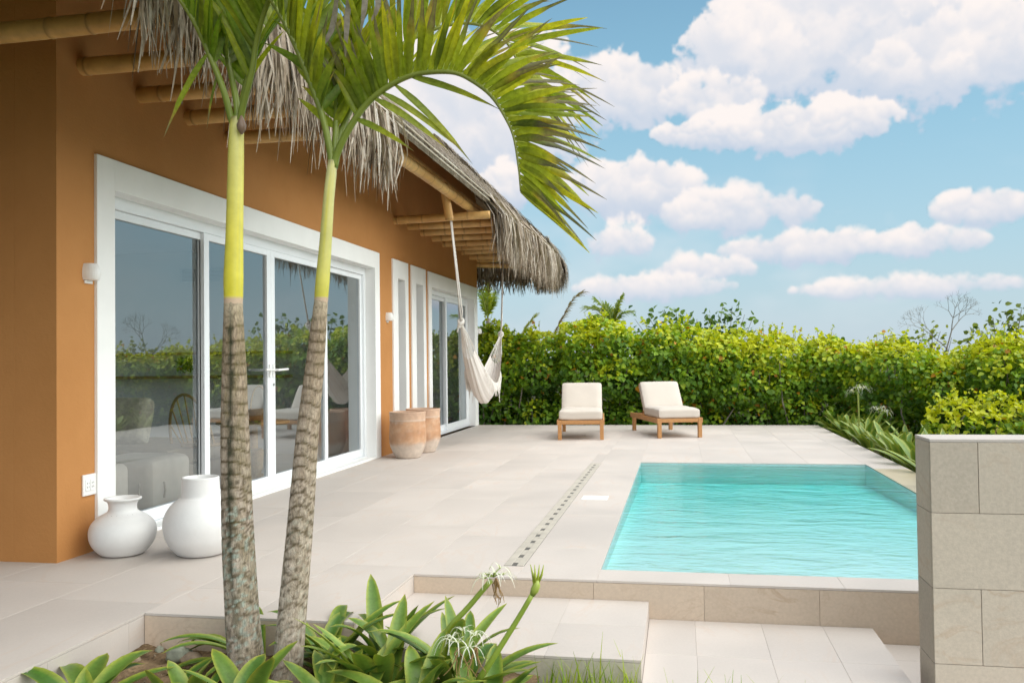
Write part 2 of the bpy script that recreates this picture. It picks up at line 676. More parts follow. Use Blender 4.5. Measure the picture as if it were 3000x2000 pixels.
def catmull(pts, n):
    P = np.array(pts, float)
    P = np.vstack([2*P[0]-P[1], P, 2*P[-1]-P[-2]])
    m_ = len(pts)-1
    seglen = np.linalg.norm(np.diff(np.array(pts, float), axis=0), axis=1)
    cum = np.concatenate([[0], np.cumsum(seglen)])
    out_ = []
    for s in np.linspace(0, cum[-1], n):
        i = min(np.searchsorted(cum, s, 'right')-1, m_-1)
        t = (s-cum[i])/seglen[i]
        p0, p1, p2, p3 = P[i:i+4]
        out_.append(.5*((2*p1)+(-p0+p2)*t+(2*p0-5*p1+4*p2-p3)*t*t+(-p0+3*p1-3*p2+p3)*t**3))
    return [Vector(p) for p in out_]


def lerp(a, b, t):
    return tuple(x+(y-x)*t for x, y in zip(a, b))

# ------------------------------------------------------------------ ground, deck, pool, steps
mb = MB()
mb.add([(-1500, -1500, -.62), (1500, -1500, -.62), (1500, 1500, -.62), (-1500, 1500, -.62)], [(0, 1, 2, 3)])
struct(mb.build('ground', 'ground_mat'))

mb = MB()
g12 = .012
mb.box(-3.2, 1.135-g12, 1.2, 4.64, -.6, -.0016)
mb.box(-.3, 1.135-g12, 4.64, 15.65-g12, -.6, -.0016)
mb.box(1.135-g12, 2.165-g12, 3.744+g12, 4.64, -.6, -.0016)
mb.box(1.135-g12, 3.16-g12, 4.64+g12, 15.65-g12, -.6, -.0016)
mb.box(3.16-g12, 5.54+g12, 4.64+g12, 4.877-g12, -.6, -.0016)
mb.box(3.16-g12, 5.54+g12, 10.0+g12, 15.65-g12, -.6, -.0016)
mb.box(5.54+g12, 5.88-g12, 4.64+g12, 15.65-g12, -.6, -.0016)
deck = struct(mb.build('deck', 'grout'))

TILE_CACHE = {}


def tile(parent, x0, x1, y0, y1, z0, z1, mat, gap=.0007, name='tile'):
    """one stone tile with a chamfered edge; alike tiles share a mesh"""
    sx, sy, sz = x1-x0-2*gap*(x1-x0 > .03), y1-y0-2*gap*(y1-y0 > .03), z1-z0-2*gap*(z1-z0 > .03)
    key = (round(sx, 3), round(sy, 3), round(sz, 3), mat)
    if key not in TILE_CACHE:
        t = MB()
        b = .0008
        hx, hy, hz_ = sx/2, sy/2, sz/2
        dims = [hx, hy, hz_]
        thin = dims.index(min(dims))
        # bevelled on the two faces across the thin axis
        def ring(s, ins):
            pts = []
            for a, c in ((-1, -1), (1, -1), (1, 1), (-1, 1)):
                v = [0, 0, 0]
                ax = [i for i in range(3) if i != thin]
                v[ax[0]] = a*(dims[ax[0]]-ins)
                v[ax[1]] = c*(dims[ax[1]]-ins)
                v[thin] = s
                pts.append(tuple(v))
            return pts
        vv = ring(-dims[thin], b)+ring(-dims[thin]+b, 0)+ring(dims[thin]-b, 0)+ring(dims[thin], b)
        ff = [(3, 2, 1, 0), (12, 13, 14, 15)]
        for k in range(3):
            for i in range(4):
                j = (i+1) % 4
                ff.append((k*4+i, k*4+j, k*4+4+j, k*4+4+i))
        if thin == 1:
            ff = [tuple(reversed(f)) for f in ff]
        t.add(vv, ff)
        TILE_CACHE[key] = t.mesh('tile', mat)
    o = bpy.data.objects.new(name, TILE_CACHE[key])
    col.objects.link(o)
    o.location = ((x0+x1)/2, (y0+y1)/2, (z0+z1)/2)
    o.parent = parent
    return o


# deck paving: columns of long tiles with staggered joints
COLS = [(-3.065, -2.465), (-2.465, -1.865), (-1.865, -1.265), (-1.265, -.665), (-.665, -.065), (-.065, .535), (.535, 1.135), (1.135, 1.65), (1.65, 2.165),
        (2.165, 2.61), (2.61, 2.73), (2.73, 3.16), (3.16, 3.84), (3.84, 4.395), (4.395, 4.96), (4.96, 5.54), (5.54, 5.88)]
for ci, (x0, x1) in enumerate(COLS):
    if x1 <= 0:
        spans = [(1.2, 4.607 if x1 < -.1 else 15.65)]
    elif x1 <= 1.14:
        spans = [(1.2, 15.65)]
    elif x1 <= 2.17:
        spans = [(3.744, 15.65)]
    elif x0 == 2.61:
        spans = [(4.64, 4.895), (9.875, 15.65)]
    elif x1 <= 3.17:
        spans = [(4.64, 15.65)]
    elif x1 <= 5.55:
        spans = [(4.64, 4.877), (10.0, 15.65)]
    else:
        spans = [(4.64, 15.65)]
    for s0, s1 in spans:
        cuts = [s0]
        y = 1.2 + (.6 if ci % 2 else 0) + (.3 if ci % 3 == 0 else 0)
        while y < s1-.12:
            if y > s0+.12:
                cuts.append(y)
            y += 1.2
        cuts.append(s1)
        for a, b in zip(cuts[:-1], cuts[1:]):
            wet = x0 > 5.5 and b < 9.7
            tile(deck, x0, x1, a, b, -g12, 0, 'pool_edge_stone' if wet else 'deck_stone')

# risers of the deck
cuts = [2.165, 2.575, 3.142, 3.708, 4.272, 4.84, 5.41, 5.88]
for a, b in zip(cuts[:-1], cuts[1:]):
    tile(deck, a, b, 4.64, 4.64+g12, -.5, -g12-.001, 'riser_stone')
for a, b in ((1.9, 2.5), (2.5, 3.102), (3.102, 3.626), (3.626, 3.744)):
    tile(deck, 1.135-g12, 1.135, a, b, -.5, -g12-.001, 'deck_stone')
for a, b in ((1.135, 1.7), (1.7, 2.165)):
    tile(deck, a, b, 3.744, 3.744+g12, -.5, -g12-.001, 'riser_stone')
for a, b in ((3.756, 4.09), (4.09, 4.64)):
    tile(deck, 2.165-g12, 2.165, a, b, -.5, -g12-.001, 'deck_stone')
for a, b in zip(np.arange(-.3, 5.8, .62), np.arange(.32, 6.4, .62)):
    tile(deck, a, min(b, 5.88), 15.65-g12, 15.65, -.5, -g12-.001, 'riser_stone')

# pool basin, water
mb = MB()
px0, px1, py0, py1 = 3.16, 5.54, 4.877, 10.0
zn, zf = -.07, -.23            # shallow near end, deep far end
V8 = [(px0, py0, zn), (px1, py0, zn), (px1, py1, zf), (px0, py1, zf), (px0, py0, -.013), (px1, py0, -.013), (px1, py1, -.013), (px0, py1, -.013)]
mb.add(V8, [(0, 1, 2, 3), (0, 4, 5, 1), (1, 5, 6, 2), (2, 6, 7, 3), (3, 7, 4, 0)])
struct(mb.build('pool_basin', 'pool_plaster'))
mb = MB()
e_ = .009
mb.box(px0-e_, px1+e_, py0-e_, py1+e_, -.75, -.0145)
struct(mb.build('pool_water', 'pool_water'))

# steps
def step(x0, x1, y0, y1, z, xcuts, ycuts, front, side):
    m_ = MB()
    m_.box(x0+.001, x1-g12, y0+g12, y1, -.6, z-.0016)
    s = struct(m_.build('step', 'grout'))
    for i in range(len(xcuts)-1):
        for j in range(len(ycuts)-1):
            tile(s, xcuts[i], xcuts[i+1], ycuts[j], ycuts[j+1], z-g12, z, 'deck_stone')
    fc = [x0]+[x for x in front]+[x1]
    for a, b in zip(fc[:-1], fc[1:]):
        tile(s, a, b, y0, y0+g12, -.55, z-g12-.001, 'grey_riser_stone')
    for a, b in zip(side[:-1], side[1:]):
        tile(s, x1-g12, x1, a, b, -.55, z-g12-.001, 'deck_stone')
    return s


step(2.165, 3.428, 3.73, 4.628+.01, -.1, [2.165, 2.6, 3.02, 3.428], [3.73, 4.2, 4.638], [2.75, 3.2], [3.742, 4.2, 4.638])
step(3.429, 4.52, 3.4, 4.628+.01, -.19, [3.429, 3.659, 3.985, 4.281, 4.52], [3.4, 4.1, 4.638], [4.0], [3.412, 4.0, 4.638])
step(4.521, 6.3, 2.6, 4.628+.01, -.265, [4.521, 4.72, 5.3, 5.9, 6.3], [2.6, 3.2, 3.8, 4.4, 4.638], [5.1, 5.7], [2.612, 3.6, 4.638])

# slotted stone drain beside the pool
dr = thing('deck_drain', 'slotted pale stone drain channel running beside the pool edge', 'drain', (2.67, 7.3, 0))
MB().box(2.612, 2.728, 4.897, 9.873, -.02, -.0006).build('channel', 'slot_shadow', dr)
ys = 4.9
k = 0
while ys < 9.85:
    ye = min(ys+.62, 9.872)
    MB().box(2.614, 2.655, ys+.002, ye-.002, -.03, .0030).build('cover_stone', 'drain_stone', dr, bevel=.002)
    MB().box(2.685, 2.726, ys+.002+(.15 if k % 2 else 0), ye-.002, -.03, .0026).build('cover_stone', 'drain_stone', dr, bevel=.002)
    if k % 2:
        MB().box(2.685, 2.726, ys+.002, ys+.146, -.03, .0023).build('cover_stone', 'drain_stone', dr, bevel=.002)
    for q in range(3):
        yb = ys+q*.2066
        if yb+.15 < 9.87:
            MB().box(2.656, 2.684, yb+.075, min(yb+.2046, 9.87), -.03, .0012).build('slot_bridge', 'drain_stone', dr)
    ys += .62
    k += 1

# skimmer lid
sk_ = thing('skimmer_lid', 'small white square skimmer lid set in the paving by the pool', 'skimmer lid', (2.9, 7.38, .0))
MB().box(2.785, 3.0, 7.28, 7.49, -.004, .0045).build('rim', 'white_plastic', sk_, bevel=.002)
MB().lathe([(.084, .0045), (.084, .0075), (.03, .009)], 2.892, 7.385, 32).build('cover', 'white_plastic', sk_)

# planting bed and lawn in front
def rough_patch(name, x0, x1, y0, y1, z, nx, ny, amp, mat, colfn=None, edge=True):
    m_ = MB()
    vv, cc = [], []
    for j in range(ny+1):
        for i in range(nx+1):
            x, y = x0+(x1-x0)*i/nx, y0+(y1-y0)*j/ny
            h = noise.fractal(Vector((x*5, y*5, z)), 1.0, 2.0, 4)*amp + noise.noise(Vector((x*28, y*28, 3)))*amp*.3
            zz = z(x, y) if callable(z) else z
            vv.append((x, y, zz+h))
            if colfn:
                cc.append(colfn(x, y, h))
    ff = [(j*(nx+1)+i, j*(nx+1)+i+1, (j+1)*(nx+1)+i+1, (j+1)*(nx+1)+i) for j in range(ny) for i in range(nx)]
    m_.add(vv, ff, cc if colfn else None)
    return struct(m_.build(name, mat, smooth=True))


def soilcol(x, y, h):
    t = max(0, min(1, .5+.9*noise.noise(Vector((x*9, y*9, 7)))))
    c_ = lerp((.085, .055, .032), (.26, .18, .105), t)
    return lerp(c_, (.09, .085, .03), max(0, noise.noise(Vector((x*6, y*6, 1)))*.8))


def rough_patch_z(name, x0, x1, y0, y1, zf, nx, ny, amp, mat, colfn):
    m_ = MB()
    vv, cc = [], []
    for j in range(ny+1):
        for i in range(nx+1):
            x, y = x0+(x1-x0)*i/nx, y0+(y1-y0)*j/ny
            h = noise.noise(Vector((x*5, y*5, 0)))*amp + noise.noise(Vector((x*19, y*19, 3)))*amp*.5 + noise.noise(Vector((x*55, y*55, 3)))*amp*.25
            vv.append((x, y, zf(x, y)+h))
            cc.append(colfn(x, y, h))
    ff = [(j*(nx+1)+i, j*(nx+1)+i+1, (j+1)*(nx+1)+i+1, (j+1)*(nx+1)+i) for j in range(ny) for i in range(nx)]
    m_.add(vv, ff, cc)
    return struct(m_.build(name, mat, smooth=True))


bed = rough_patch_z('planting_bed', 1.134, 3.0, 1.0, 3.746, lambda x, y: -.155-.02*(x-1.1)-.03*max(0, 3.4-y), 90, 120, .022, 'soil', soilcol)
lawn = rough_patch_z('lawn', 3.0, 4.53, .6, 3.74, lambda x, y: -.26, 50, 80, .012, 'soil', lambda x, y, h: (.05, .06, .02))
side_bed = rough_patch_z('side_bed', 5.88, 30, 2.5, 15.7, lambda x, y: -.14-.03*(x-5.9 if x < 12 else 6.1), 60, 60, .03, 'soil', lambda x, y, h: lerp((.05, .035, .02), (.06, .07, .02), .5+h*8))
back_bed = rough_patch_z('back_bed', -12, 40, 15.651, 45, lambda x, y: -.30, 60, 60, .05, 'soil', lambda x, y, h: lerp((.04, .03, .02), (.05, .06, .02), .5+h*8))

# lawn blades
mb = MB()
for i in range(1700):
    x, y = random.uniform(3.02, 4.5), random.uniform(3.0, 3.72)
    if x > 3.42 and y > 3.39:
        y = 3.39-.4*random.random()**1.6
    L, a = random.uniform(.07, .19), random.uniform(0, 6.28)
    if random.random() < .15:
        L *= 1.4
    ln = random.uniform(.1, .6)
    w = random.uniform(.0035, .0065)
    d = Vector((math.cos(a), math.sin(a), 0))
    s = Vector((-d.y, d.x, 0))
    b = Vector((x, y, -.25))
    vv = []
    for k in range(4):
        t = k/3
        c_ = b + Vector((0, 0, L*t*(1-.15*ln*t))) + d*L*ln*t*t
        ww = w*(1-t*.92)
        vv += [c_-s*ww, c_+s*ww]
    cg = lerp((.14, .27, .02), (.42, .50, .03), random.random())
    mb.add(vv, [(0, 1, 3, 2), (2, 3, 5, 4), (4, 5, 7, 6)], [cg]*8)
go = stuff(mb.build('lawn_grass', 'grass'))
tag(go, 'tufts of bright green grass at the foot of the steps', 'grass')

# stone clad garden wall at the right
gw = thing('garden_wall', 'freestanding low garden wall clad in beige grey stone tiles beside the steps', 'wall', (4.8, 3.94, -.28))
WX, WY0, WY1, WZ = 4.593, 3.83, 4.06, .8125
MB().box(WX+g12, 7.4, WY0+g12, WY1-g12, -.5, WZ-g12).build('core', 'dark_grout', gw)
rows = [WZ-g12-.0005, .516, .214, -.088, -.4]
for ri in range(4):
    z1, z0 = rows[ri], rows[ri+1]
    xs = [WX, WX+(.18 if ri % 2 == 0 else .5)]
    while xs[-1] < 7.35:
        xs.append(min(xs[-1]+.6, 7.4))
    for a, b in zip(xs[:-1], xs[1:]):
        o = tile(gw, a, b, WY0, WY0+g12, z0, z1, 'pillar_stone', gap=.0011, name='wall_tile')
        o.matrix_parent_inverse = Matrix.Translation(-gw.location)
        o = tile(gw, a, b, WY1-g12, WY1, z0, z1, 'pillar_stone', gap=.0011, name='wall_tile')
        o.matrix_parent_inverse = Matrix.Translation(-gw.location)
    o = tile(gw, WX, WX+g12, WY0+g12, WY1-g12, z0, z1, 'pillar_stone', gap=.0011, name='wall_tile')
    o.matrix_parent_inverse = Matrix.Translation(-gw.location)
xs = [WX]
while xs[-1] < 7.35:
    xs.append(min(xs[-1]+.6, 7.4))
for a, b in zip(xs[:-1], xs[1:]):
    o = tile(gw, a, b, WY0, WY1, WZ-g12, WZ, 'deck_stone', name='cap_tile')
    o.matrix_parent_inverse = Matrix.Translation(-gw.location)

# ------------------------------------------------------------------ house
house = thing('house', 'long single storey house with orange stucco walls and a thatched roof', 'house', (0, 4.607, 0))
HY0, HY1, HX1, HZ = 4.607, 15.68, -5.6, 4.35


def wall_holes(x0, x1, y0, y1, z0, z1, holes):
    """wall slab x0..x1 (thickness), running along Y, with rectangular holes (ya, yb, za, zb)"""
    m_ = MB()
    ysb = sorted(set([y0, y1]+[h[0] for h in holes]+[h[1] for h in holes]))
    zsb = sorted(set([z0, z1]+[h[2] for h in holes]+[h[3] for h in holes]))
    def solid(i, j):
        if i < 0 or j < 0 or i >= len(ysb)-1 or j >= len(zsb)-1:
            return False
        cy, cz = (ysb[i]+ysb[i+1])/2, (zsb[j]+zsb[j+1])/2
        return not any(h[0] < cy < h[1] and h[2] < cz < h[3] for h in holes)
    for i in range(len(ysb)-1):
        for j in range(len(zsb)-1):
            if not solid(i, j):
                continue
            a, b, c, d = ysb[i], ysb[i+1], zsb[j], zsb[j+1]
            m_.add([(x1, a, c), (x1, b, c), (x1, b, d), (x1, a, d)], [(0, 1, 2, 3)])
            m_.add([(x0, a, c), (x0, b, c), (x0, b, d), (x0, a, d)], [(3, 2, 1, 0)])
            if not solid(i-1, j):
                m_.add([(x0, a, c), (x1, a, c), (x1, a, d), (x0, a, d)], [(0, 1, 2, 3)])
            if not solid(i+1, j):
                m_.add([(x0, b, c), (x1, b, c), (x1, b, d), (x0, b, d)], [(3, 2, 1, 0)])
            if not solid(i, j-1):
                m_.add([(x0, a, c), (x1, a, c), (x1, b, c), (x0, b, c)], [(3, 2, 1, 0)])
            if not solid(i, j+1):
                m_.add([(x0, a, d), (x1, a, d), (x1, b, d), (x0, b, d)], [(0, 1, 2, 3)])
    return m_


OPEN = [(4.95, 10.28, .0, 2.488), (10.80, 11.445, .0, 2.482), (11.60, 12.285, .0, 2.482), (12.43, 15.59, .0, 2.478)]
wall_holes(-.28, 0, HY0, HY1, -.3, HZ, OPEN).build('wall', 'orange_stucco', house)
MB().box(HX1, -.281, HY0, HY0+.28, -.3, HZ).build('wall', 'orange_stucco', house)
MB().box(HX1, -.281, HY1-.28, HY1, -.3, HZ).build('wall', 'orange_stucco', house)
ADDED_OPENINGS = [(5.4, 10.1, .25, 2.35), (11.2, 14.8, .25, 2.35)]  # unseen openings added in the back wall to let daylight into the rooms
wall_holes(HX1-.28, HX1-.001, HY0, HY1, -.3, HZ, ADDED_OPENINGS).build('wall', 'orange_stucco', house)
# interior shell
MB().box(HX1, -.282, HY0+.281, HY1-.281, -.3, .012).build('interior_floor', 'interior_floor', house)
MB().box(HX1, -.282, HY0+.281, HY1-.281, 2.62, 2.72).build('ceiling', 'interior_white', house)
wall_holes(HX1+.001, HX1+.03, HY0+.281, HY1-.281, .013, 2.619, ADDED_OPENINGS).build('interior_wall', 'interior_white', house)
MB().box(HX1+.031, -.283, HY0+.282, HY0+.30, .013, 2.619).build('interior_wall', 'interior_white', house)
MB().box(HX1+.031, -.283, HY1-.30, HY1-.282, .013, 2.619).build('interior_wall', 'interior_white', house)
MB().box(HX1+.031, -.283, 10.45, 10.6, .013, 2.619).build('interior_wall', 'interior_white', house)
# air vent above the sofa
v = MB().box(-2.75, -1.95, 10.43, 10.449, 2.22, 2.40).build('air_vent', 'white_frame', house)
for q in range(9):
    MB().box(-2.71, -2.37, 10.42, 10.43, 2.235+q*.017, 2.243+q*.017).build('vent_slat', 'steel', v)
    MB().box(-2.33, -1.99, 10.42, 10.43, 2.235+q*.017, 2.243+q*.017).build('vent_slat', 'steel', v)


def surround(y0, y1, z1, wl, wr, wt_, sill=0, depth=.24, proud=.022):
    m_ = MB()
    m_.box(-depth, proud, y0, y0+wl, 0.0, z1)
    m_.box(-depth, proud, y1-wr, y1, 0.0, z1)
    m_.box(-depth, proud-.0005, y0+wl, y1-wr, z1-wt_, z1)
    if sill:
        m_.box(-depth, proud-.0005, y0+wl, y1-wr, 0.0, sill)
    return m_


def glass_pane(parent, x, y0, y1, z0, z1):
    m_ = MB().add([(x, y0, z0), (x, y1, z0), (x, y1, z1), (x, y0, z1)], [(0, 1, 2, 3)])
    return m_.build('glass_pane', 'window_glass', parent)


def sash(x0, x1, y0, y1, z0, z1, w, wb, wt_):
    m_ = MB()
    m_.box(x0, x1, y0, y0+w, z0, z1)
    m_.box(x0, x1, y1-w, y1, z0, z1)
    m_.box(x0+.0006, x1-.0006, y0+w, y1-w, z0, z0+wb)
    m_.box(x0+.0006, x1-.0006, y0+w, y1-w, z1-wt_, z1)
    return m_


# great glazed door: surround, outer frame, four leaves
surround(4.95, 10.28, 2.488, .18, .165, .20).build('door_surround', 'white_plaster', house, bevel=.004)
m_ = MB()
m_.box(-.20, -.105, 5.13, 10.115, 2.205, 2.288)
m_.box(-.20, -.105, 5.13, 10.115, .0, .034)
m_.box(-.20, -.105, 5.13, 5.185, .034, 2.205)
m_.box(-.20, -.105, 10.06, 10.115, .034, 2.205)
m_.build('door_frame', 'white_frame', house, bevel=.003)
m_ = MB()
m_.box(-.104, .02, 5.131, 10.114, .001, .028)
m_.build('threshold', 'white_plaster', house, bevel=.003)
leaves = [(5.186, 6.485, .05, -.155), (6.435, 7.604, .078, -.125), (7.606, 8.93, .078, -.125), (8.85, 10.059, .06, -.155)]
for i, (a, b, w, xx) in enumerate(leaves):
    s_ = sash(xx-.022, xx+.022, a, b, .036, 2.203, w, .09, .055).build('door_leaf', 'white_frame', house, bevel=.002)
    glass_pane(s_, xx, a+w-.004, b-w+.004, .122, 2.152)
    if i in (1, 2):
        yy = b-.035 if i == 1 else a+.035
        dy = -1 if i == 1 else 1
        hb = MB().box(xx+.023, xx+.034, yy-.018, yy+.018, 1.03, 1.15).build('handle_plate', 'white_plastic', s_, bevel=.002)
        MB().tube([(xx+.03, yy, 1.095), (xx+.075, yy, 1.095), (xx+.08, yy+dy*.03, 1.096), (xx+.078, yy+dy*.19, 1.10)], .011, 10).build('handle', 'white_plastic', s_)
        if i == 2:
            MB().lathe([(.012, .0), (.012, .01)], 0, 0, 12).build('lock', 'steel', s_).matrix_local = Matrix.Translation((xx+.022, yy, .96)) @ Matrix.Rotation(R(90), 4, 'Y')
# two narrow slit windows
for a, b in ((10.80, 11.445), (11.60, 12.285)):
    s_ = surround(a, b, 2.482, .20, .13, .24, .15, depth=.26).build('slit_surround', 'white_plaster', house, bevel=.004)
    glass_pane(s_, -.22, a+.199, b-.129, .149, 2.243)
# far sliding window
s_ = surround(12.43, 15.59, 2.478, .16, .24, .22).build('window_surround', 'white_plaster', house, bevel=.004)
m_ = MB()
m_.box(-.20, -.105, 12.592, 15.348, 2.185, 2.257)
m_.box(-.20, -.105, 12.592, 15.348, .0, .05)
m_.box(-.20, -.105, 12.592, 12.65, .05, 2.185)
m_.box(-.20, -.105, 15.29, 15.348, .05, 2.185)
m_.build('window_frame', 'white_frame', house, bevel=.003)
for a, b, xx in ((12.651, 13.93, -.165), (13.85, 15.289, -.13)):
    s_ = sash(xx-.02, xx+.02, a, b, .052, 2.183, .075, .085, .055).build('window_sash', 'white_frame', house, bevel=.002)
    glass_pane(s_, xx, a+.071, b-.071, .134, 2.132)

# bamboo
def bamboo_mesh(name, L, r, seed=0, taper=.92):
    rnd = random.Random(seed)
    nodes, s = [], rnd.uniform(.05, .2)
    while s < L:
        nodes.append(s)
        s += rnd.uniform(.24, .36)
    n = int(L/.012)
    pts, rads, cols = [], [], []
    for i in range(n+1):
        x = L*i/n
        dn = min((abs(x-q) for q in nodes), default=1)
        rr = r*(1-(1-taper)*x/L)
        rr *= 1 + .05*math.exp(-(dn/.012)**2) - .05*math.exp(-((dn-.02)/.007)**2)
        wob = .004*math.sin(x*3+seed)
        base = lerp((.50, .27, .082), (.60, .36, .13), .5+.5*math.sin(x*5+seed*2))
        k = math.exp(-(dn/.008)**2)
        cols.append(lerp(base, (.20, .105, .035), .75*k))
        pts.append((x, wob*.6, wob))
        rads.append(rr)
    m_ = MB().tube(pts, rads, 16, cols)
    return m_.mesh(name, 'bamboo', True)


PM = [bamboo_mesh('bamboo_pole', 1.30, .056, s) for s in range(4)]
pole_y = [4.245+.597*k for k in range(5)] + [10.94+.598*k for k in range(9)]
for i, y in enumerate(pole_y):
    o = place('bamboo_pole', PM[i % 4], house)
    if y < 4.6:
        me = bamboo_mesh('bamboo_pole', 2.9, .060, 9)
        o.data = me
        o.location = (-1.65, y, 3.0)
    else:
        o.location = (-.03, y, 3.005+random.uniform(-.008, .008))
    o.rotation_euler = (random.uniform(0, 6), random.uniform(-.008, .004), random.uniform(-.01, .01))
# long purlin on top of the poles and the hanging strut for the hammock
o = place('bamboo_purlin', bamboo_mesh('bamboo_purlin', 16.4, .062, 5), house)
o.location = (.98, 0, 3.135)
o.rotation_euler = (0, 0, R(90))
o = place('bamboo_purlin', bamboo_mesh('bamboo_purlin', 16.4, .05, 6), house)
o.location = (.45, 0, 3.62)
o.rotation_euler = (0, 0, R(90))
o = place('bamboo_strut', bamboo_mesh('bamboo_strut', .46, .055, 8), house)
dv = Vector((.90, 10.33, 2.86))-Vector((.86, 10.2, 3.30))
o.rotation_euler = dv.to_track_quat('X', 'Z').to_euler()
o.location = (.86, 10.2, 3.30)
o = place('bamboo_brace', bamboo_mesh('bamboo_brace', 1.4, .05, 3), house)
o.rotation_euler = Vector((1.1, .62, .0)).to_track_quat('X', 'Z').to_euler()
o.location = (-.05, 15.72, 2.92)

# roof slab (hipped, 45 degrees)
EX, RZ0, RX, RZ1 = 1.22, 3.17, -2.8, 7.19
YN, YF, RN, RF = -.6, 16.55, 3.4, 12.55
def roof_pts(dz):
    return [(EX, YN, RZ0+dz), (EX, YF, RZ0+dz), (2*RX-EX, YF, RZ0+dz), (2*RX-EX, YN, RZ0+dz), (RX, RN, RZ1+dz), (RX, RF, RZ1+dz)]
mb = MB()
FR = [(0, 1, 5, 4), (1, 2, 5), (2, 3, 4, 5), (3, 0, 4)]
mb.add(roof_pts(.0)+roof_pts(.10), [tuple(reversed(f)) for f in FR]+[tuple(i+6 for i in f) for f in FR]+[(0, 6, 7, 1), (1, 7, 8, 2), (2, 8, 9, 3), (3, 9, 6, 0)])
roof = mb.build('roof', 'thatch_slab', house)
# split-cane laths along the trimmed middle of the eave
for q, (dx, dz, w) in enumerate(((.035, .02, .009), (.05, .06, .008))):
    y = 6.75
    while y < 13.2:
        L = random.uniform(.8, 1.6)
        m_ = MB().box(EX+dx, EX+dx+.012, y, min(y+L, 13.3)-.012, RZ0+dz, RZ0+dz+w*1.6, lerp((.36, .30, .20), (.56, .50, .40), random.random()))
        m_.build('eave_lath', 'bamboo', roof)
        y += L

# thatch: layered dry palm strips
TH = MB()
def th_col():
    t = random.random()
    c_ = lerp((.26, .20, .145), (.50, .445, .38), t)
    if random.random() < .25:
        c_ = lerp(c_, (.64, .60, .54), .7)
    if random.random() < .15:
        c_ = (.10, .075, .05)
    return c_
def strip(pts, w, wdir, c):
    n = len(pts)
    vv, cc = [], []
    for i, p_ in enumerate(pts):
        t = i/(n-1)
        ww = w*(1-.25*t) if i < n-1 else w*.15
        vv += [p_-wdir*ww, p_+wdir*ww]
        cc += [lerp(c, (c[0]*.8, c[1]*.75, c[2]*.7), t)]*2
    TH.add(vv, [(2*i, 2*i+1, 2*i+3, 2*i+2) for i in range(n-1)], cc)
def rj(a):
    return random.uniform(-a, a)
# on the slope
dn = Vector((1, 0, -1)).normalized()
nr = Vector((1, 0, 1)).normalized()
for row in range(9):
    s0 = row*.17-.02
    n = int((16.4-6.3)/.019)
    for i in range(n):
        y = 6.3 + (16.5-6.3)*i/n + rj(.02)
        base = Vector((EX, y, RZ0+.11)) - dn*(s0+rj(.05)+.35) + nr*random.uniform(.0, .05)
        L = random.uniform(.35, .55)
        d = (dn+Vector((0, rj(.25), 0))).normalized()
        lift = random.uniform(-.01, .05)
        if row == 0 and y < 10.9:
            L *= .8
        if y > RF+.2 and (base.x < RX+(YF-y)):
            continue
        strip([base, base+d*L*.5+nr*lift*.5, base+d*L+nr*lift*.3-Vector((0, 0, .02))], random.uniform(.007, .014), Vector((0, 1, 0)), th_col())
# hanging fringes
def fringe(y0, y1, step_, xo, ztop, zlo, zhi, layers):
    for ly in range(layers):
        n = int((y1-y0)/step_)
        for i in range(n):
            y = y0+(y1-y0)*i/n+rj(.03)
            clump = noise.noise(Vector((y*2.3, ly*3.1, 0)))
            x = xo+rj(.05)+ly*.035-.03
            top = Vector((x-.15, y, ztop+.15+rj(.06)))
            zt = random.uniform(zlo, zhi)+clump*.10
            if random.random() < .12:
                zt -= random.uniform(.05, .2)
            out_ = random.uniform(.02, .12)
            p1 = Vector((x+out_*.6, y+rj(.03), ztop-.08+rj(.05)))
            p2 = Vector((x+out_*.9+rj(.02), y+rj(.05), (ztop-.08)*.5+zt*.5))
            p3 = Vector((x+out_*.8+rj(.05), y+rj(.09), zt))
            a = random.uniform(-.9, .9)
            wd = Vector((math.sin(a), math.cos(a), rj(.2))).normalized()
            strip([top, p1, p2, p3], random.uniform(.006, .015), wd, th_col())
fringe(1.6, 3.36, .02, 1.27, 3.16, 2.66, 2.9, 2)
fringe(3.36, 6.92, .0115, 1.27, 3.16, 2.46, 2.76, 3)
for i in range(900):
    y = 6.8+4.3*random.random()
    x = EX+.008+random.uniform(0, .02)
    z1_ = RZ0+.13+rj(.02)
    L = random.uniform(.07, .16)
    strip([Vector((x-.06, y, z1_+.05)), Vector((x+.012, y+rj(.01), z1_-.03)), Vector((x+.016, y+rj(.03), z1_-L))], random.uniform(.006, .012), Vector((0, 1, 0)), th_col())
fringe(10.95, 16.6, .010, 1.30, 3.13, 2.40, 2.62, 4)
# far hip end fringe
for ly in range(3):
    n = int((1.55+2.6)/.012)
    for i in range(n):
        x = -2.6+3.75*i/n+rj(.03)
        y = 16.5+ly*.05+rj(.05)
        zt = random.uniform(2.40, 2.66)+.08*noise.noise(Vector((x*2.5, ly, 5)))
        a = random.uniform(-.9, .9)
        wd = Vector((math.cos(a), math.sin(a), 0))
        strip([Vector((x, y-.15, 3.3)), Vector((x+rj(.03), y+.05, 3.0)), Vector((x+rj(.05), y+.08, (3.0+zt)/2)), Vector((x+rj(.08), y+.06+rj(.05), zt))], random.uniform(.008, .017), wd, th_col())
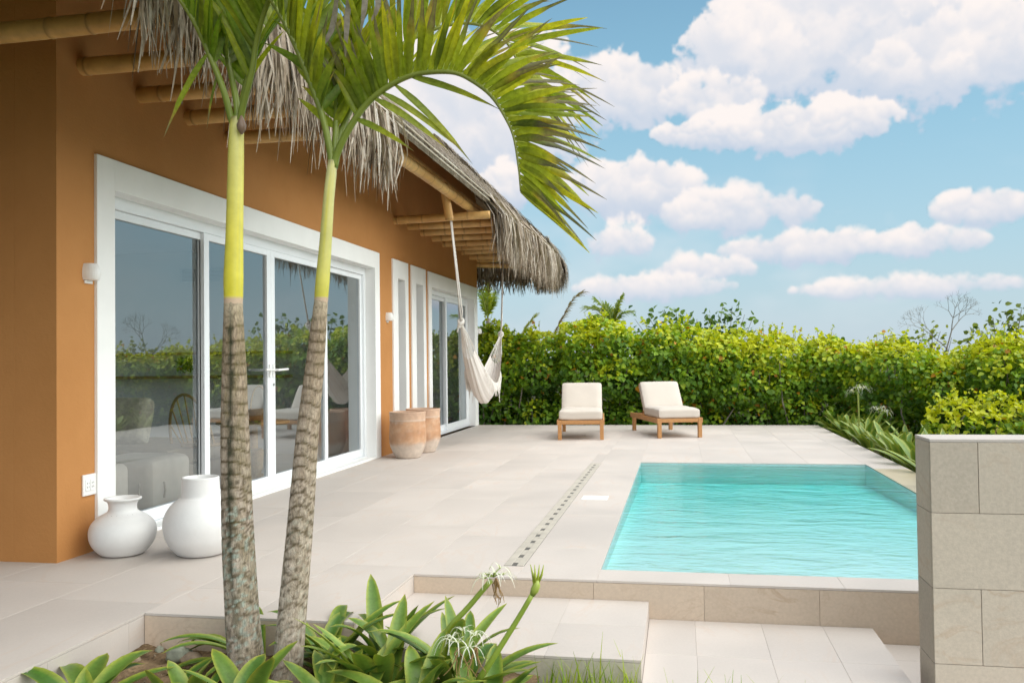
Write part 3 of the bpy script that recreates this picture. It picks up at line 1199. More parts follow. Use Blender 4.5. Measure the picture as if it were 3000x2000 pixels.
# corner tuft where the eave turns
for i in range(1100):
    a = random.uniform(-.2, math.pi/2+.2)
    o_ = Vector((math.cos(a), math.sin(a), 0))
    p0 = Vector((1.0, 16.25, 3.42))+o_*random.uniform(0, .22)+Vector((rj(.05), rj(.05), rj(.06)))
    zt = random.uniform(2.40, 2.78)
    rr_ = random.uniform(.30, .52)
    p1 = Vector((1.0, 16.25, 0))+o_*rr_+Vector((rj(.03), rj(.03), 3.18-rr_*.35+rj(.05)))
    p3 = Vector((p1.x+o_.x*.08+rj(.04), p1.y+o_.y*.08+rj(.04), zt))
    strip([p0, p1, (p1+p3)/2+o_*.04, p3], random.uniform(.008, .016), Vector((-o_.y, o_.x, 0)), th_col())
for i in range(1500):
    t_ = random.uniform(0, .45)
    a = random.uniform(-.35, math.pi/2+.35)
    o_ = Vector((math.cos(a), math.sin(a), 0))
    b = Vector((EX, YF, RZ0+.12)).lerp(Vector((RX, RF, RZ1+.12)), t_)+Vector((rj(.06), rj(.06), random.uniform(.0, .05)))
    d = (o_*.75+Vector((0, 0, -.7))).normalized()
    L = random.uniform(.35, .55)
    strip([b, b+d*L*.5+Vector((0, 0, .05)), b+d*L+Vector((0, 0, -.03))], random.uniform(.008, .015), Vector((-o_.y, o_.x, 0)), th_col())
th = stuff(TH.build('thatch', 'thatch', house))
print('thatch verts', len(TH.v))

# ------------------------------------------------------------------ wall lamps, outlet
def sconce(y, z, label):
    t = thing('wall_lamp', label, 'lamp', (0, y, z), group='white wall lamps on the orange wall')
    prof = []
    m_ = MB()
    vv, ff = [], []
    n = 14
    outl = [(-.075, .0), (-.088, .03), (-.082, .075), (-.055, .105), (0, .112), (.055, .105), (.082, .075), (.088, .03), (.075, .0)]
    # half-dome shell: rounded body bulging from the wall
    rows_ = 9
    for j in range(rows_):
        t_ = j/(rows_-1)
        zz = -.052+.104*t_
        sc = .72+.28*math.sin(math.pi*min(1, .15+t_*.85))
        for k in range(n):
            a = math.pi*k/(n-1)
            vv.append((.088*sc*math.sin(a)**.8 if 0 < k < n-1 else 0, y-.05*math.cos(a)*sc, z+zz))
    for j in range(rows_-1):
        for k in range(n-1):
            ff.append((j*n+k, j*n+k+1, (j+1)*n+k+1, (j+1)*n+k))
    ff.append(tuple(range(n-1, -1, -1)))
    ff.append(tuple((rows_-1)*n+k for k in range(n)))
    m_.add(vv, ff)
    m_.build('shade', 'white_plastic', t, smooth=False, bevel=.006)
    MB().box(.0005, .012, y-.035, y+.035, z-.072, z-.053).build('mount', 'white_plastic', t, bevel=.002)
    return t


sconce(4.885, 1.735, 'white wall lamp on the near corner left of the glazed doors')
sconce(10.60, 1.725, 'white wall lamp between the glazed doors and the slit windows')
sconce(15.635, 1.70, 'white wall lamp at the far corner of the house past the hammock')
t = thing('power_outlet', 'white double power outlet low on the orange wall above the round vase', 'outlet', (0, 4.885, .42))
MB().box(.0005, .014, 4.825, 4.945, .355, .485).build('plate', 'white_plastic', t, bevel=.004)
for dy in (-.022, .022):
    s_ = MB().box(.0142, .019, 4.885+dy-.02, 4.885+dy+.02, .385, .455).build('socket', 'white_plaster', t, bevel=.002)
    for zz in (.408, .432):
        MB().box(.0192, .0198, 4.885+dy-.009, 4.885+dy-.006, zz-.006, zz+.006).build('slot', 'dark_void', s_)
        MB().box(.0192, .0198, 4.885+dy+.006, 4.885+dy+.009, zz-.006, zz+.006).build('slot', 'dark_void', s_)

# ------------------------------------------------------------------ vases and pots
def smooth_prof(pts, n=60):
    return [(p.x, p.z) for p in catmull([(r, 0, z) for r, z in pts], n)]


def wobble(o, amp, sc):
    me = o.data
    for v_ in me.vertices:
        k = noise.noise(v_.co*sc)*amp
        d = Vector((v_.co.x-o['cx'], v_.co.y-o['cy'], 0))
        if d.length > .01:
            v_.co += d.normalized()*k


def vase(name, cx, cy, prof, rim, label, holes=False, inner=.02):
    t = thing(name, label, 'vase', (cx, cy, 0), group='white clay vases by the door')
    outer = smooth_prof(prof, 70)
    top_r, top_z = outer[-1]
    full = outer + rim + [(top_r-inner, top_z-.02), (top_r-inner-.004, top_z-.09)]
    m_ = MB().lathe(full, cx, cy, 64)
    o = m_.build('body', 'white_ceramic', t, smooth=True)
    o['cx'], o['cy'] = cx, cy
    wobble(o, .004, 7)
    del o['cx'], o['cy']
    MB().lathe([(top_r-inner-.006, top_z-.10), (top_r-inner-.006, top_z-.097)], cx, cy, 40).build('hollow', 'dark_void', t)
    if holes:
        for ring_, zz, rr in ((0, .237, .118), (1, .245, .108)):
            for k in range(22):
                a = 2*math.pi*(k+.5*ring_)/22
                c_ = Vector((cx+rr*math.cos(a), cy+rr*math.sin(a), zz))
                n_ = Vector((math.cos(a)*.55, math.sin(a)*.55, .85)).normalized()
                s = Vector((-math.sin(a), math.cos(a), 0))
                u_ = n_.cross(s)
                sg = 1 if ring_ else -1
                p_ = c_+n_*.004
                MB().add([p_-s*.006-u_*.004*sg, p_+s*.006-u_*.004*sg, p_+u_*.007*sg], [(0, 1, 2)]).build('pierced_hole', 'dark_void', t)
    return t


vase('round_vase', .238, 4.885, [(.085, 0), (.13, .012), (.178, .07), (.195, .135), (.182, .19), (.14, .233), (.098, .256), (.082, .272), (.08, .30), (.088, .322), (.104, .332)],
     [(.109, .337), (.108, .344), (.100, .346), (.092, .343)], 'squat round white clay vase with flared rim and pierced ring', True, .024)
vase('tall_vase', .722, 4.95, [(.095, 0), (.14, .012), (.196, .085), (.219, .165), (.212, .232), (.176, .300), (.130, .342), (.115, .354), (.112, .385), (.110, .455)],
     [(.111, .462), (.109, .468), (.104, .470), (.099, .468)], 'tall white clay vase with wide straight neck behind the left palm trunk', False, .014)


def clay_pot(cx, cy, label, k, sc=1.0):
    t = thing('terracotta_pot', label, 'pot', (cx, cy, 0), group='terracotta pots under the slit windows')
    prof = [(.135, 0), (.15, .006), (.178, .06), (.208, .135), (.222, .19), (.224, .26), (.219, .36), (.215, .43), (.217, .45), (.216, .49), (.219, .53), (.222, .545), (.218, .556), (.205, .556), (.198, .54), (.195, .40)]
    pp = [prof[0]]
    for a, b in zip(prof[:-1], prof[1:]):
        for q in range(1, 5):
            pp.append(lerp(a, b, q/4))
    m_ = MB()
    seg = 48
    vv, cc, ff = [], [], []
    for r, z in pp:
        for j in range(seg):
            a = 2*math.pi*j/seg
            x, y = math.cos(a), math.sin(a)
            nz = noise.noise(Vector((x*1.2+k*5, y*1.2, z*7)))
            n2 = noise.noise(Vector((x*4+k*3, y*4, z*22)))
            c_ = lerp((.44, .235, .13), (.54, .32, .19), .5+nz)
            w = 1/(1+math.exp(-(.17+.035*nz+.02*n2-z)*70))      # limewashed foot
            w = max(w, math.exp(-((z-.455)/.012)**2)*.7, max(0, n2*1.3)*(.6 if z > .42 else .3), .35 if z > .465 else 0)
            c_ = lerp(c_, (.60, .50, .42), min(1, w))
            vv.append((cx+r*x*sc, cy+r*y*sc, z*sc))
            cc.append(c_)
    n = len(pp)
    for i in range(n-1):
        for j in range(seg):
            j2 = (j+1) % seg
            ff.append((i*seg+j, i*seg+j2, (i+1)*seg+j2, (i+1)*seg+j))
    m_.add(vv, ff, cc)
    m_.build('body', 'terracotta', t, smooth=True)
    MB().lathe([(.194*sc, .41*sc), (.194*sc, .415*sc)], cx, cy, 32).build('hollow', 'dark_void', t)


clay_pot(.36, 10.27, 'near terracotta pot with whitewashed foot against the white door surround', 0)
clay_pot(.36, 10.93, 'far terracotta pot half hidden behind the nearer pot under the slit windows', 1)

# ------------------------------------------------------------------ loungers
def cushion(x0, x1, y0, y1, z0, z1, puff=.02, nx_=14, ny_=14, r=.035, seed=0):
    """soft box, local axes; rounded edges, slightly domed top"""
    m_ = MB()
    vv, ff = [], []
    def shape(u, v_):
        return (1-abs(u)**6)*(1-abs(v_)**6)
    hx, hy, hz_ = (x1-x0)/2, (y1-y0)/2, (z1-z0)/2
    c_ = Vector(((x0+x1)/2, (y0+y1)/2, (z0+z1)/2))
    def grid(fn, flip):
        o = len(vv)
        for j in range(ny_+1):
            for i in range(nx_+1):
                vv.append(fn(-1+2*i/nx_, -1+2*j/ny_))
        for j in range(ny_):
            for i in range(nx_):
                f = (o+j*(nx_+1)+i, o+j*(nx_+1)+i+1, o+(j+1)*(nx_+1)+i+1, o+(j+1)*(nx_+1)+i)
                ff.append(tuple(reversed(f)) if flip else f)
    def rnd(p_):
        q = Vector((max(-hx+r, min(hx-r, p_.x)), max(-hy+r, min(hy-r, p_.y)), max(-hz_+r, min(hz_-r, p_.z))))
        d = p_-q
        if d.length > 1e-6:
            p_ = q+d.normalized()*r
        k = puff*shape(p_.x/hx*.98, p_.y/hy*.98)
        p_ = Vector((p_.x, p_.y, p_.z+(k if p_.z > 0 else -k*.3)))
        p_ += Vector((0, 0, 1))*noise.noise(Vector((p_.x*5+seed, p_.y*5, 0)))*.006
        return tuple(p_+c_)
    grid(lambda u, v_: rnd(Vector((u*hx, v_*hy, hz_))), False)
    grid(lambda u, v_: rnd(Vector((u*hx, v_*hy, -hz_))), True)
    grid(lambda u, v_: rnd(Vector((u*hx, -hy, v_*hz_))), False)
    grid(lambda u, v_: rnd(Vector((u*hx, hy, v_*hz_))), True)
    grid(lambda u, v_: rnd(Vector((hx, u*hy, v_*hz_))), False)
    grid(lambda u, v_: rnd(Vector((-hx, u*hy, v_*hz_))), True)
    return m_.add(vv, ff)


def lounger(loc, rz, label, seed):
    t = thing('sun_lounger', label, 'sun lounger', loc, rz, 'sun loungers at the end of the deck')
    W, L = .66, 1.62
    hw = W/2
    for sx in (-1, 1):
        x = sx*(hw-.0275)
        for y, top in ((0.03, .285), (L-.1, .285)):
            MB().box(x-.0275, x+.0275, y-.0275, y+.0275, 0, top).build('leg', 'teak', t, bevel=.004, local=True)
        xo = sx*(hw+.012)
        m_ = MB().box(min(xo, xo-sx*.022)-.0, max(xo, xo-sx*.022), 0.0, L, .215, .29)
        m_.build('side_rail', 'teak', t, bevel=.004, local=True)
    MB().box(-hw+.056, hw-.056, .005, .03, .225, .282).build('front_rail', 'teak', t, bevel=.003, local=True)
    MB().box(-hw+.056, hw-.056, L-.12, L-.095, .225, .282).build('rear_rail', 'teak', t, bevel=.003, local=True)
    for k in range(9):
        MB().box(-hw+.012, hw-.012, .06+k*.095, .06+k*.095+.06, .262, .279).build('seat_slat', 'teak', t, local=True)
    o = cushion(-.315, .315, .0, .86, 0, .135, .02, seed=seed).build('seat_cushion', 'cushion_fabric', t, smooth=True, local=True)
    o.location = (0, .015, .282)
    # reclined back
    ang = R(54)
    bk = MB()
    for k in range(6):
        bk.box(-hw+.04, hw-.04, .03+k*.1, .03+k*.1+.06, -.018, 0)
    for sx in (-1, 1):
        bk.box(sx*(hw-.055)-.018, sx*(hw-.055)+.018, 0, .60, -.052, -.0185)
    o = bk.build('back_frame', 'teak', t, local=True)
    o.location = (0, .86, .285)
    o.rotation_euler = (ang, 0, 0)
    o = cushion(-.31, .31, 0, .52, 0, .12, .02, seed=seed+3).build('back_cushion', 'cushion_fabric', t, smooth=True, local=True)
    o.location = (0, .90, .315)
    o.rotation_euler = (ang, 0, 0)
    prop = MB().tube([(-.2, .86+.45*math.cos(ang)*1.0, .28+.42*math.sin(ang)), (-.2, 1.36, .25)], .012, 8).tube([(.2, .86+.45*math.cos(ang), .28+.42*math.sin(ang)), (.2, 1.36, .25)], .012, 8)
    prop.build('back_prop', 'teak', t, local=True)
    return t


lounger((2.19, 12.70, 0), R(5), 'wooden sun lounger with cream cushions nearer the house, seen almost head-on', 1)
lounger((3.60, 13.10, 0), R(17), 'wooden sun lounger with cream cushions turned at an angle, farther from the house', 5)

# ------------------------------------------------------------------ hammock
hk = thing('hammock', 'white cotton hammock with tassels hanging from bamboo by two ropes', 'hammock', (.9, 12.1, .6))
KA, KB = Vector((.90, 10.83, 1.66)), Vector((.90, 13.36, 1.57))
AA, AB = Vector((.90, 10.36, 2.88)), Vector((.90, 13.62, 2.98))
for a, b in ((AA, KA), (AB, KB)):
    m_ = MB()
    m_.tube([a, (a+b)/2+Vector((.004, 0, 0)), b], .010, 8)
    m_.tube([a+Vector((.012, .0, 0)), b+Vector((.018, 0, .12)), b+Vector((.005, 0, 0))], .007, 8)
    m_.build('rope', 'rope_cotton', hk, smooth=True)
for b, sg in ((KA, 1), (KB, -1)):
    m_ = MB()
    for q in range(3):
        pts = []
        for k in range(15):
            a = 2*math.pi*k/14
            pts.append(b+Vector((.032*math.cos(a), .02*math.sin(a)*sg, .03*math.sin(a+q)-.02*q)))
        m_.tube(pts, .016, 8, cap=False)
    m_.tube([b, b+Vector((-.035, 0, -.06)), b+Vector((-.05, 0, -.14))], .010, 8)
    m_.build('knot', 'rope_cotton', hk, smooth=True)


def ham(s, w):
    """cloth point, s along 0..1, w across -1..1"""
    e = .5-.5*math.cos(2*math.pi*s)
    y = KA.y+(KB.y-KA.y)*(s+.05*math.sin(2*math.pi*s))
    end = KA.z+(KB.z-KA.z)*s
    sag = 1-(abs(2*s-1))**2.1
    width = .02+.175*(math.sin(math.pi*s))**.8
    zc = end-1.06*sag
    z = zc+.30*w*w*sag
    x = .9+w*width*(1-.1*w*w)
    fold = .016*math.sin(w*16+s*3)*(.4+.6*(1-sag))
    return Vector((x, y, z+fold))


m_ = MB()
NS, NW = 60, 44
vv, cc = [], []
for i in range(NS+1):
    s = .12+.76*i/NS
    for j in range(NW+1):
        w = -1+2*j/NW
        p_ = ham(s, w)
        band = .5+.5*math.sin(w*40)
        vv.append(p_)
        cc.append(lerp((.64, .585, .54), (.73, .69, .65), band))
ff = [(i*(NW+1)+j, i*(NW+1)+j+1, (i+1)*(NW+1)+j+1, (i+1)*(NW+1)+j) for i in range(NS) for j in range(NW)]
m_.add(vv, ff, cc)
cl = m_.build('cloth', 'hammock_cotton', hk, smooth=True)
for K, s_end in ((KA, .12), (KB, .88)):
    m_ = MB()
    for j in range(15):
        w = -1+2*j/14
        e = ham(s_end, w)
        m_.tube([K+Vector((w*.01, 0, -.02)), (K+e)/2+Vector((0, 0, .0)), e], .0045, 5)
    m_.build('harness_cord', 'rope_cotton', hk)
for sd in (-1, 1):
    m_ = MB()
    for i in range(26):
        s = .25+.5*i/25
        a = ham(s, sd)
        L = random.uniform(.10, .20)*(1.7 if i % 7 == 3 else 1)
        m_.tube([a, a+Vector((sd*.015, 0, -L*.5)), a+Vector((sd*.01+rj(.02), rj(.02), -L))], [.006, .007, .003], 5)
    m_.build('tassel_fringe', 'rope_cotton', hk)

# ------------------------------------------------------------------ things inside the room
sf = thing('sofa', 'low beige sofa with back cushions seen through the first glass leaf', 'sofa', (-1.7, 7.6, .012))
MB().box(-3.0, -.75, 7.0, 8.5, .05, .26).build('base', 'sofa_fabric', sf, bevel=.03)
cushion(-3.0, -1.88, 6.95, 8.1, .26, .42, .02).build('seat_cushion', 'sofa_fabric', sf, smooth=True)
cushion(-1.86, -.75, 6.95, 8.1, .26, .42, .02, seed=2).build('seat_cushion', 'sofa_fabric', sf, smooth=True)
for x0, x1, q in ((-3.0, -1.95, 1), (-1.93, -.75, 4)):
    o = cushion(x0, x1, 0, .46, 0, .2, .03, seed=q).build('back_cushion', 'sofa_fabric', sf, smooth=True)
    o.matrix_local = Matrix.Translation((0, 8.05, .40)) @ Matrix.Rotation(R(74), 4, 'X')
pl = tag(cushion(-.25, .25, 0, .45, -.07, .07, .05, r=.06, seed=9).build('throw_pillow', 'pillow_fabric', None, smooth=True), 'square patterned throw pillow leaning on the sofa behind the glass', 'pillow')
pl.matrix_world = Matrix.Translation((-1.55, 7.3, .43)) @ Matrix.Rotation(R(12), 4, 'Z') @ Matrix.Rotation(R(66), 4, 'X')
pl.location, pl.rotation_euler = (-1.42, 7.25, .43), (R(66), 0, R(12))
for x0, x1, y0, y1, q, lab in ((-1.0, -.56, 5.75, 6.15, 3, 'nearest pale fabric pouf just behind the glass above the round vase'), (-1.05, -.48, 6.32, 6.88, 8, 'larger pale fabric pouf behind the nearest pouf, inside the glass')):
    pf = thing('pouf', lab, 'pouf', ((x0+x1)/2, (y0+y1)/2, .012), group='fabric poufs inside')
    cushion(x0, x1, y0, y1, .013, .40, .015, r=.06, seed=q).build('body', 'pouf_fabric', pf, smooth=True)
    MB().tube([(x1-.12, y0-.004, .09), (x1-.12, y0-.014, .15), (x1-.12, y0-.004, .22)], .008, 6).build('handle', 'sofa_fabric', pf)
    MB().tube([(x1+.004, y0+.14, .09), (x1+.014, y0+.14, .15), (x1+.004, y0+.14, .22)], .008, 6).build('handle', 'sofa_fabric', pf)
# spindle chair
ch = thing('spindle_chair', 'rattan hoop-back spindle chair inside between the pouf and the door post', 'chair', (-.62, 7.35, .012), R(-12))
MB().lathe([(.19, .41), (.215, .425), (.215, .44), (.18, .448)], 0, 0, 28).build('seat', 'wicker', ch, local=True)
hoop = [(.24*math.cos(a), -.17-.10*math.sin(a), .44+.44*math.sin(a)) for a in np.linspace(0, math.pi, 25)]
MB().tube(hoop, .013, 8).build('hoop', 'wicker', ch, local=True)
for k in range(7):
    a = math.pi*(k+1)/8
    MB().tube([(.15*math.cos(a), -.16, .44), (.235*math.cos(a), -.17-.10*math.sin(a), .44+.44*math.sin(a))], .007, 6).build('spindle', 'wicker', ch, local=True)
for sx in (-1, 1):
    for sy in (-1, 1):
        MB().tube([(sx*.14, sy*.14, .42), (sx*.21, sy*.21, 0)], [.014, .010], 8).build('leg', 'wicker', ch, local=True)
# round table and stool
tb = thing('side_table', 'round wooden side table inside behind the first door post', 'table', (-.62, 8.25, .012))
MB().lathe([(.33, .545), (.36, .56), (.36, .575), (.345, .585)], -.62, 8.25, 36).build('table_top', 'wicker', tb)
MB().lathe([(.16, .013), (.17, .03), (.05, .06), (.045, .54)], -.62, 8.25, 24).build('pedestal', 'wicker', tb)
bk = thing('basket', 'wicker basket with tall looped handle on the side table inside', 'basket', (-.62, 8.25, .60))
MB().lathe([(.07, .587), (.10, .62), (.11, .68), (.10, .70), (.095, .69)], -.55, 8.25, 24).build('body', 'wicker', bk)
MB().tube([(-.55+.095*math.cos(a), 8.25, .69+.24*math.sin(a)) for a in np.linspace(0, math.pi, 19)], .010, 8).build('handle', 'wicker', bk)
st = thing('stool', 'tan bowl-shaped stool inside to the right of the first door post', 'stool', (-.5, 7.95, .012))
MB().lathe([(.09, .013), (.12, .04), (.16, .16), (.175, .33), (.165, .345)], -.45, 7.75, 30).build('body', 'wicker', st)
# wall shelves with plants
for z, lab in ((1.28, 'upper wooden wall shelf inside above the sofa'), (.98, 'lower wooden wall shelf inside above the sofa')):
    tag(MB().box(-3.9, -1.2, 10.2, 10.448, z, z+.035).build('wall_shelf', 'interior_wood'), lab, 'shelf', 'shelves on the inner wall')
mb = MB()
for i in range(500):
    d = Vector((rj(1), rj(1), rj(1))).normalized()*random.uniform(.5, 1)*.13
    c_ = Vector((-2.6, 10.3, 1.15))+d
    s = Vector((rj(1), rj(1), rj(1))).normalized()*.03
    u_ = d.cross(s).normalized()*.012
    mb.add([c_-u_, c_+s*.5-u_*.5, c_+s, c_+u_], [(0, 1, 2, 3)], [lerp((.03, .07, .01), (.08, .14, .02), random.random())]*4)
pt = thing('potted_plant', 'small round leafy plant on the lower inner shelf', 'plant', (-2.6, 10.3, 1.016))
stuff(mb.build('foliage', 'hedge_leaf', pt))
MB().lathe([(.05, 1.016), (.07, 1.08), (.065, 1.09)], -2.6, 10.3, 20).build('pot', 'white_ceramic', pt)
# warm pendant bulb seen in the far window
pd = thing('pendant_lamp', 'small warm pendant bulb glowing inside the far window', 'lamp', (-2.1, 19 - 4.0, 1.4))
MB().tube([(-2.1, 14.6, 2.62), (-2.1, 14.6, 1.50)], .006, 6).build('cord', 'dark_void', pd)
MB().lathe([(.012, 1.5), (.035, 1.46), (.045, 1.42), (.03, 1.38), (.004, 1.36)], -2.1, 14.6, 16).build('bulb', 'lit_bulb', pd, smooth=True)
tag(MB().box(-4.4, -3.2, 12.3, 14.0, .013, .60).build('kitchen_counter', 'interior_wood', bevel=.01), 'dark wooden counter inside the far window', 'counter')

# ------------------------------------------------------------------ palm trees
DRY = (.17, .13, .10)


def palm_trunk(t, path, name='trunk', seed=0, lichen=.5):
    """ringed grey trunk; path = [(x, y, z, r)]"""
    pts = catmull([p_[:3] for p_ in path], 190)
    zs = [p_[2] for p_ in path]
    rs = [p_[3] for p_ in path]
    rnd = random.Random(seed)
    rings, z = [], zs[0]
    while z < zs[-1]:
        f = (z-zs[0])/(zs[-1]-zs[0])
        z += rnd.uniform(.042, .062) if f > .35 else rnd.uniform(.09, .15)
        rings.append(z)
    m_ = MB()
    seg = 32
    vv, cc, ff = [], [], []
    for i, p_ in enumerate(pts):
        r = float(np.interp(p_.z, zs, rs))
        f = (p_.z-zs[0])/(zs[-1]-zs[0])
        for k in range(seg):
            a = 2*math.pi*k/seg
            ca, sa = math.cos(a), math.sin(a)
            wav = .012*math.sin(a*2+p_.z*3)+.007*math.sin(a*3+seed)
            dr = min((abs(p_.z+wav-q) for q in rings), default=1)
            groove = math.exp(-(dr/.0055)**2)*(.35+.65*min(1, f*2.2))
            below = min((q-p_.z-wav for q in rings if q > p_.z+wav), default=.02)
            above = .018*max(0, 1-below/.03)*min(1, f*2)
            n1 = noise.noise(Vector((ca*2.3+seed, sa*2.3, p_.z*7)))
            n2 = noise.noise(Vector((ca*6+seed, sa*6, p_.z*26)))
            n3 = noise.noise(Vector((ca*10+seed, sa*10, p_.z*48)))
            rr = r*(1-.03*groove+above*.5+.012*n1+.006*n3)
            vv.append((p_.x+rr*ca, p_.y+rr*sa, p_.z))
            c_ = lerp((.36, .285, .22), (.60, .505, .42), max(0, min(1, .55+1.1*n2)))
            if f > .45:
                c_ = lerp(c_, (.30, .21, .13), min(.6, (f-.45)*1.5))
            c_ = lerp(c_, (.10, .068, .035), max(0, min(1, groove*1.1)))
            c_ = lerp(c_, (.14, .125, .045), max(0, min(.75, .9*n1+.25+.45*(ca*.8-sa*.2))) * (.6 if seed == 1 else .3))       # moss
            # blackened drip streak facing the viewer on the near trunk
            st_ = math.exp(-((a-4.82+.12*math.sin(p_.z*4)+.2*n2)/.20)**2)*min(1, max(0, p_.z*1.5+.35))
            if seed == 1:
                c_ = lerp(c_, (.022, .028, .014), min(.93, st_*1.1))
            if f < .48 and n3 > .30-.05*lichen:
                c_ = lerp(c_, (.36, .43, .37), .85*lichen)
            if f < .55 and n3 < -.30:
                c_ = lerp(c_, (.10, .075, .045), .8)
            if f > .93:
                c_ = lerp(c_, (.50, .42, .30), (f-.93)/.07*.8)
            cc.append(c_)
    n = len(pts)
    for i in range(n-1):
        for k in range(seg):
            k2 = (k+1) % seg
            ff.append((i*seg+k, i*seg+k2, (i+1)*seg+k2, (i+1)*seg+k))
    m_.add(vv, ff, cc)
    return m_.build(name, 'palm_trunk', t, smooth=True)


def crownshaft(t, path, seed, c_lo, c_mid, c_hi):
    pts = catmull([p_[:3] for p_ in path], 70)
    zs, rs = [p_[2] for p_ in path], [p_[3] for p_ in path]
    m_ = MB()
    seg = 28
    vv, cc, ff = [], [], []
    for i, p_ in enumerate(pts):
        r = float(np.interp(p_.z, zs, rs))
        f = i/(len(pts)-1)
        for k in range(seg):
            a = 2*math.pi*k/seg
            ca, sa = math.cos(a), math.sin(a)
            n1 = noise.noise(Vector((ca*1.6+seed, sa*1.6, p_.z*3)))
            n2 = noise.noise(Vector((ca*9+seed, sa*9, p_.z*1.5)))
            vv.append((p_.x+r*ca*(1+.01*n2), p_.y+r*sa*(1+.01*n2), p_.z))
            c_ = lerp(c_lo, c_mid, min(1, f/.35)) if f < .35 else lerp(c_mid, c_hi, (f-.35)/.65)
            c_ = lerp(c_, (.60, .52, .03), max(0, min(.6, n1)))
            c_ = lerp(c_, (.42, .46, .16), max(0, n2*.5))
            if f > .95:
                c_ = lerp(c_, (.12, .10, .05), (f-.95)/.05*(.5+n2))
            if f < .035:
                c_ = (.52, .38, .27)
            cc.append(c_)
    n = len(pts)
    for i in range(n-1):
        for k in range(seg):
            k2 = (k+1) % seg
            ff.append((i*seg+k, i*seg+k2, (i+1)*seg+k2, (i+1)*seg+k))
    m_.add(vv, ff, cc)
    return m_.build('crownshaft', 'crownshaft', t, smooth=True)


def leaflet(parent, p, d, L, w, T, droop, c_base, c_tip, dry, rnd, curl=0, mbs=None):
    n = 9
    d = d.normalized()
    W = (T-d*T.dot(d)).normalized()
    tw = rnd.uniform(-.5, .5)
    W = (Matrix.Rotation(tw, 3, d) @ W).normalized()
    Nn = d.cross(W)
    vv, cc = [], []
    blot = rnd.random()
    for i in range(n):
        u = i/(n-1)
        c_ = p+d*L*u+Vector((0, 0, -droop*L*u*u))+W*(curl*L*u*u)
        ww = w*min(1, .30+u*4.0)*(1-u**2.2)**.8+.0006
        if dry and u > 1-dry*.8:
            ww *= .62
        fold = Nn*(ww*.45)
        vv += [c_-W*ww+fold, c_, c_+W*ww+fold]
        k = min(1, u*1.3)
        cl_ = lerp(c_base, c_tip, max(0, min(1, u*1.15-.1+.25*math.sin(u*9+blot*6))))
        if dry:
            q = max(0, min(1, (u-(1-dry))*9))
            cl_ = lerp(cl_, DRY if blot > .35 else (.10, .085, .085), q)
            if 0 < q < .9 and blot > .5:
                cl_ = lerp(cl_, (.55, .36, .04), .5)
        mid = lerp(cl_, (.34, .40, .08), .35)
        cc += [cl_, mid, cl_]
    ff = []
    for i in range(n-1):
        a = 3*i
        ff += [(a, a+1, a+4, a+3), (a+1, a+2, a+5, a+4)]
    if mbs is not None:
        mbs.add(vv, ff, cc)
        return
    m_ = MB().add(vv, ff, cc)
    return m_.build('leaflet', 'palm_leaflet', parent, smooth=True)


def frond(t, pts, pairs, Lmax, w, seed, outward=None, a_t=.5, a_n=.75, a_s=.45, start=.2, droop=.12, yellow=.5, dry=.2, rr=(.016, .004), sides=(-1, 1), skip=None, gap=(0, 0), endL=.5, joined=False):
    rnd = random.Random(seed)
    P_ = catmull(pts, 60)
    rad = np.linspace(rr[0], rr[1], 60)
    cols = [lerp((.17, .22, .03), (.27, .29, .05), i/59) for i in range(60)]
    fr_ = MB().tube(P_, list(rad), 8, cols).build('frond', 'crownshaft', t, smooth=True)
    chord = (P_[-1]-P_[0])
    mid = P_[30]-(P_[0]+P_[-1])/2
    o_ = Vector(outward) if outward else mid
    S0 = chord.cross(o_).normalized()
    J = MB() if joined else None
    for i in range(pairs):
        f = i/(pairs-1)
        s = start+(1-start)*f
        idx = min(58, int(s*59))
        p = P_[idx].lerp(P_[idx+1], s*59-idx)
        T = (P_[min(59, idx+2)]-P_[max(0, idx-1)]).normalized()
        S = (S0-T*S0.dot(T)).normalized()
        N = S.cross(T)
        if N.dot(o_) < 0:
            N = -N
        for sd in sides:
            if skip and skip(f, sd, rnd):
                continue
            prof = min(1, .62+1.3*f) if f < .35 else 1-(1-endL)*((f-.35)/.65)**1.5
            L = Lmax*prof*rnd.uniform(.88, 1.08)
            at = a_t+.9*max(0, f-.8)*2
            d = T*(at+rnd.uniform(-.1, .1))+N*(a_n+rnd.uniform(-.14, .14))+S*sd*(a_s+rnd.uniform(-.12, .12))
            yl = max(0, min(1, yellow+rnd.uniform(-.45, .45)))
            cb = lerp((.12, .22, .014), (.36, .39, .02), yl*.8)
            ct = lerp((.16, .28, .014), (.60, .55, .02), yl)
            dk = rnd.random()
            if dk < .15:
                cb = lerp(cb, (.05, .075, .012), .6)
            leaflet(fr_, p, d, L, w*rnd.uniform(.8, 1.1)*(1-.35*max(0, f-.5)), T, droop*rnd.uniform(.4, 1.8), cb, ct,
                    dry*rnd.uniform(.3, 1.6) if rnd.random() < .85 else 0, rnd, rnd.uniform(-.05, .05), J)
    if J is not None:
        stuff(J.build('leaflet', 'palm_leaflet', fr_, smooth=True))
    return fr_


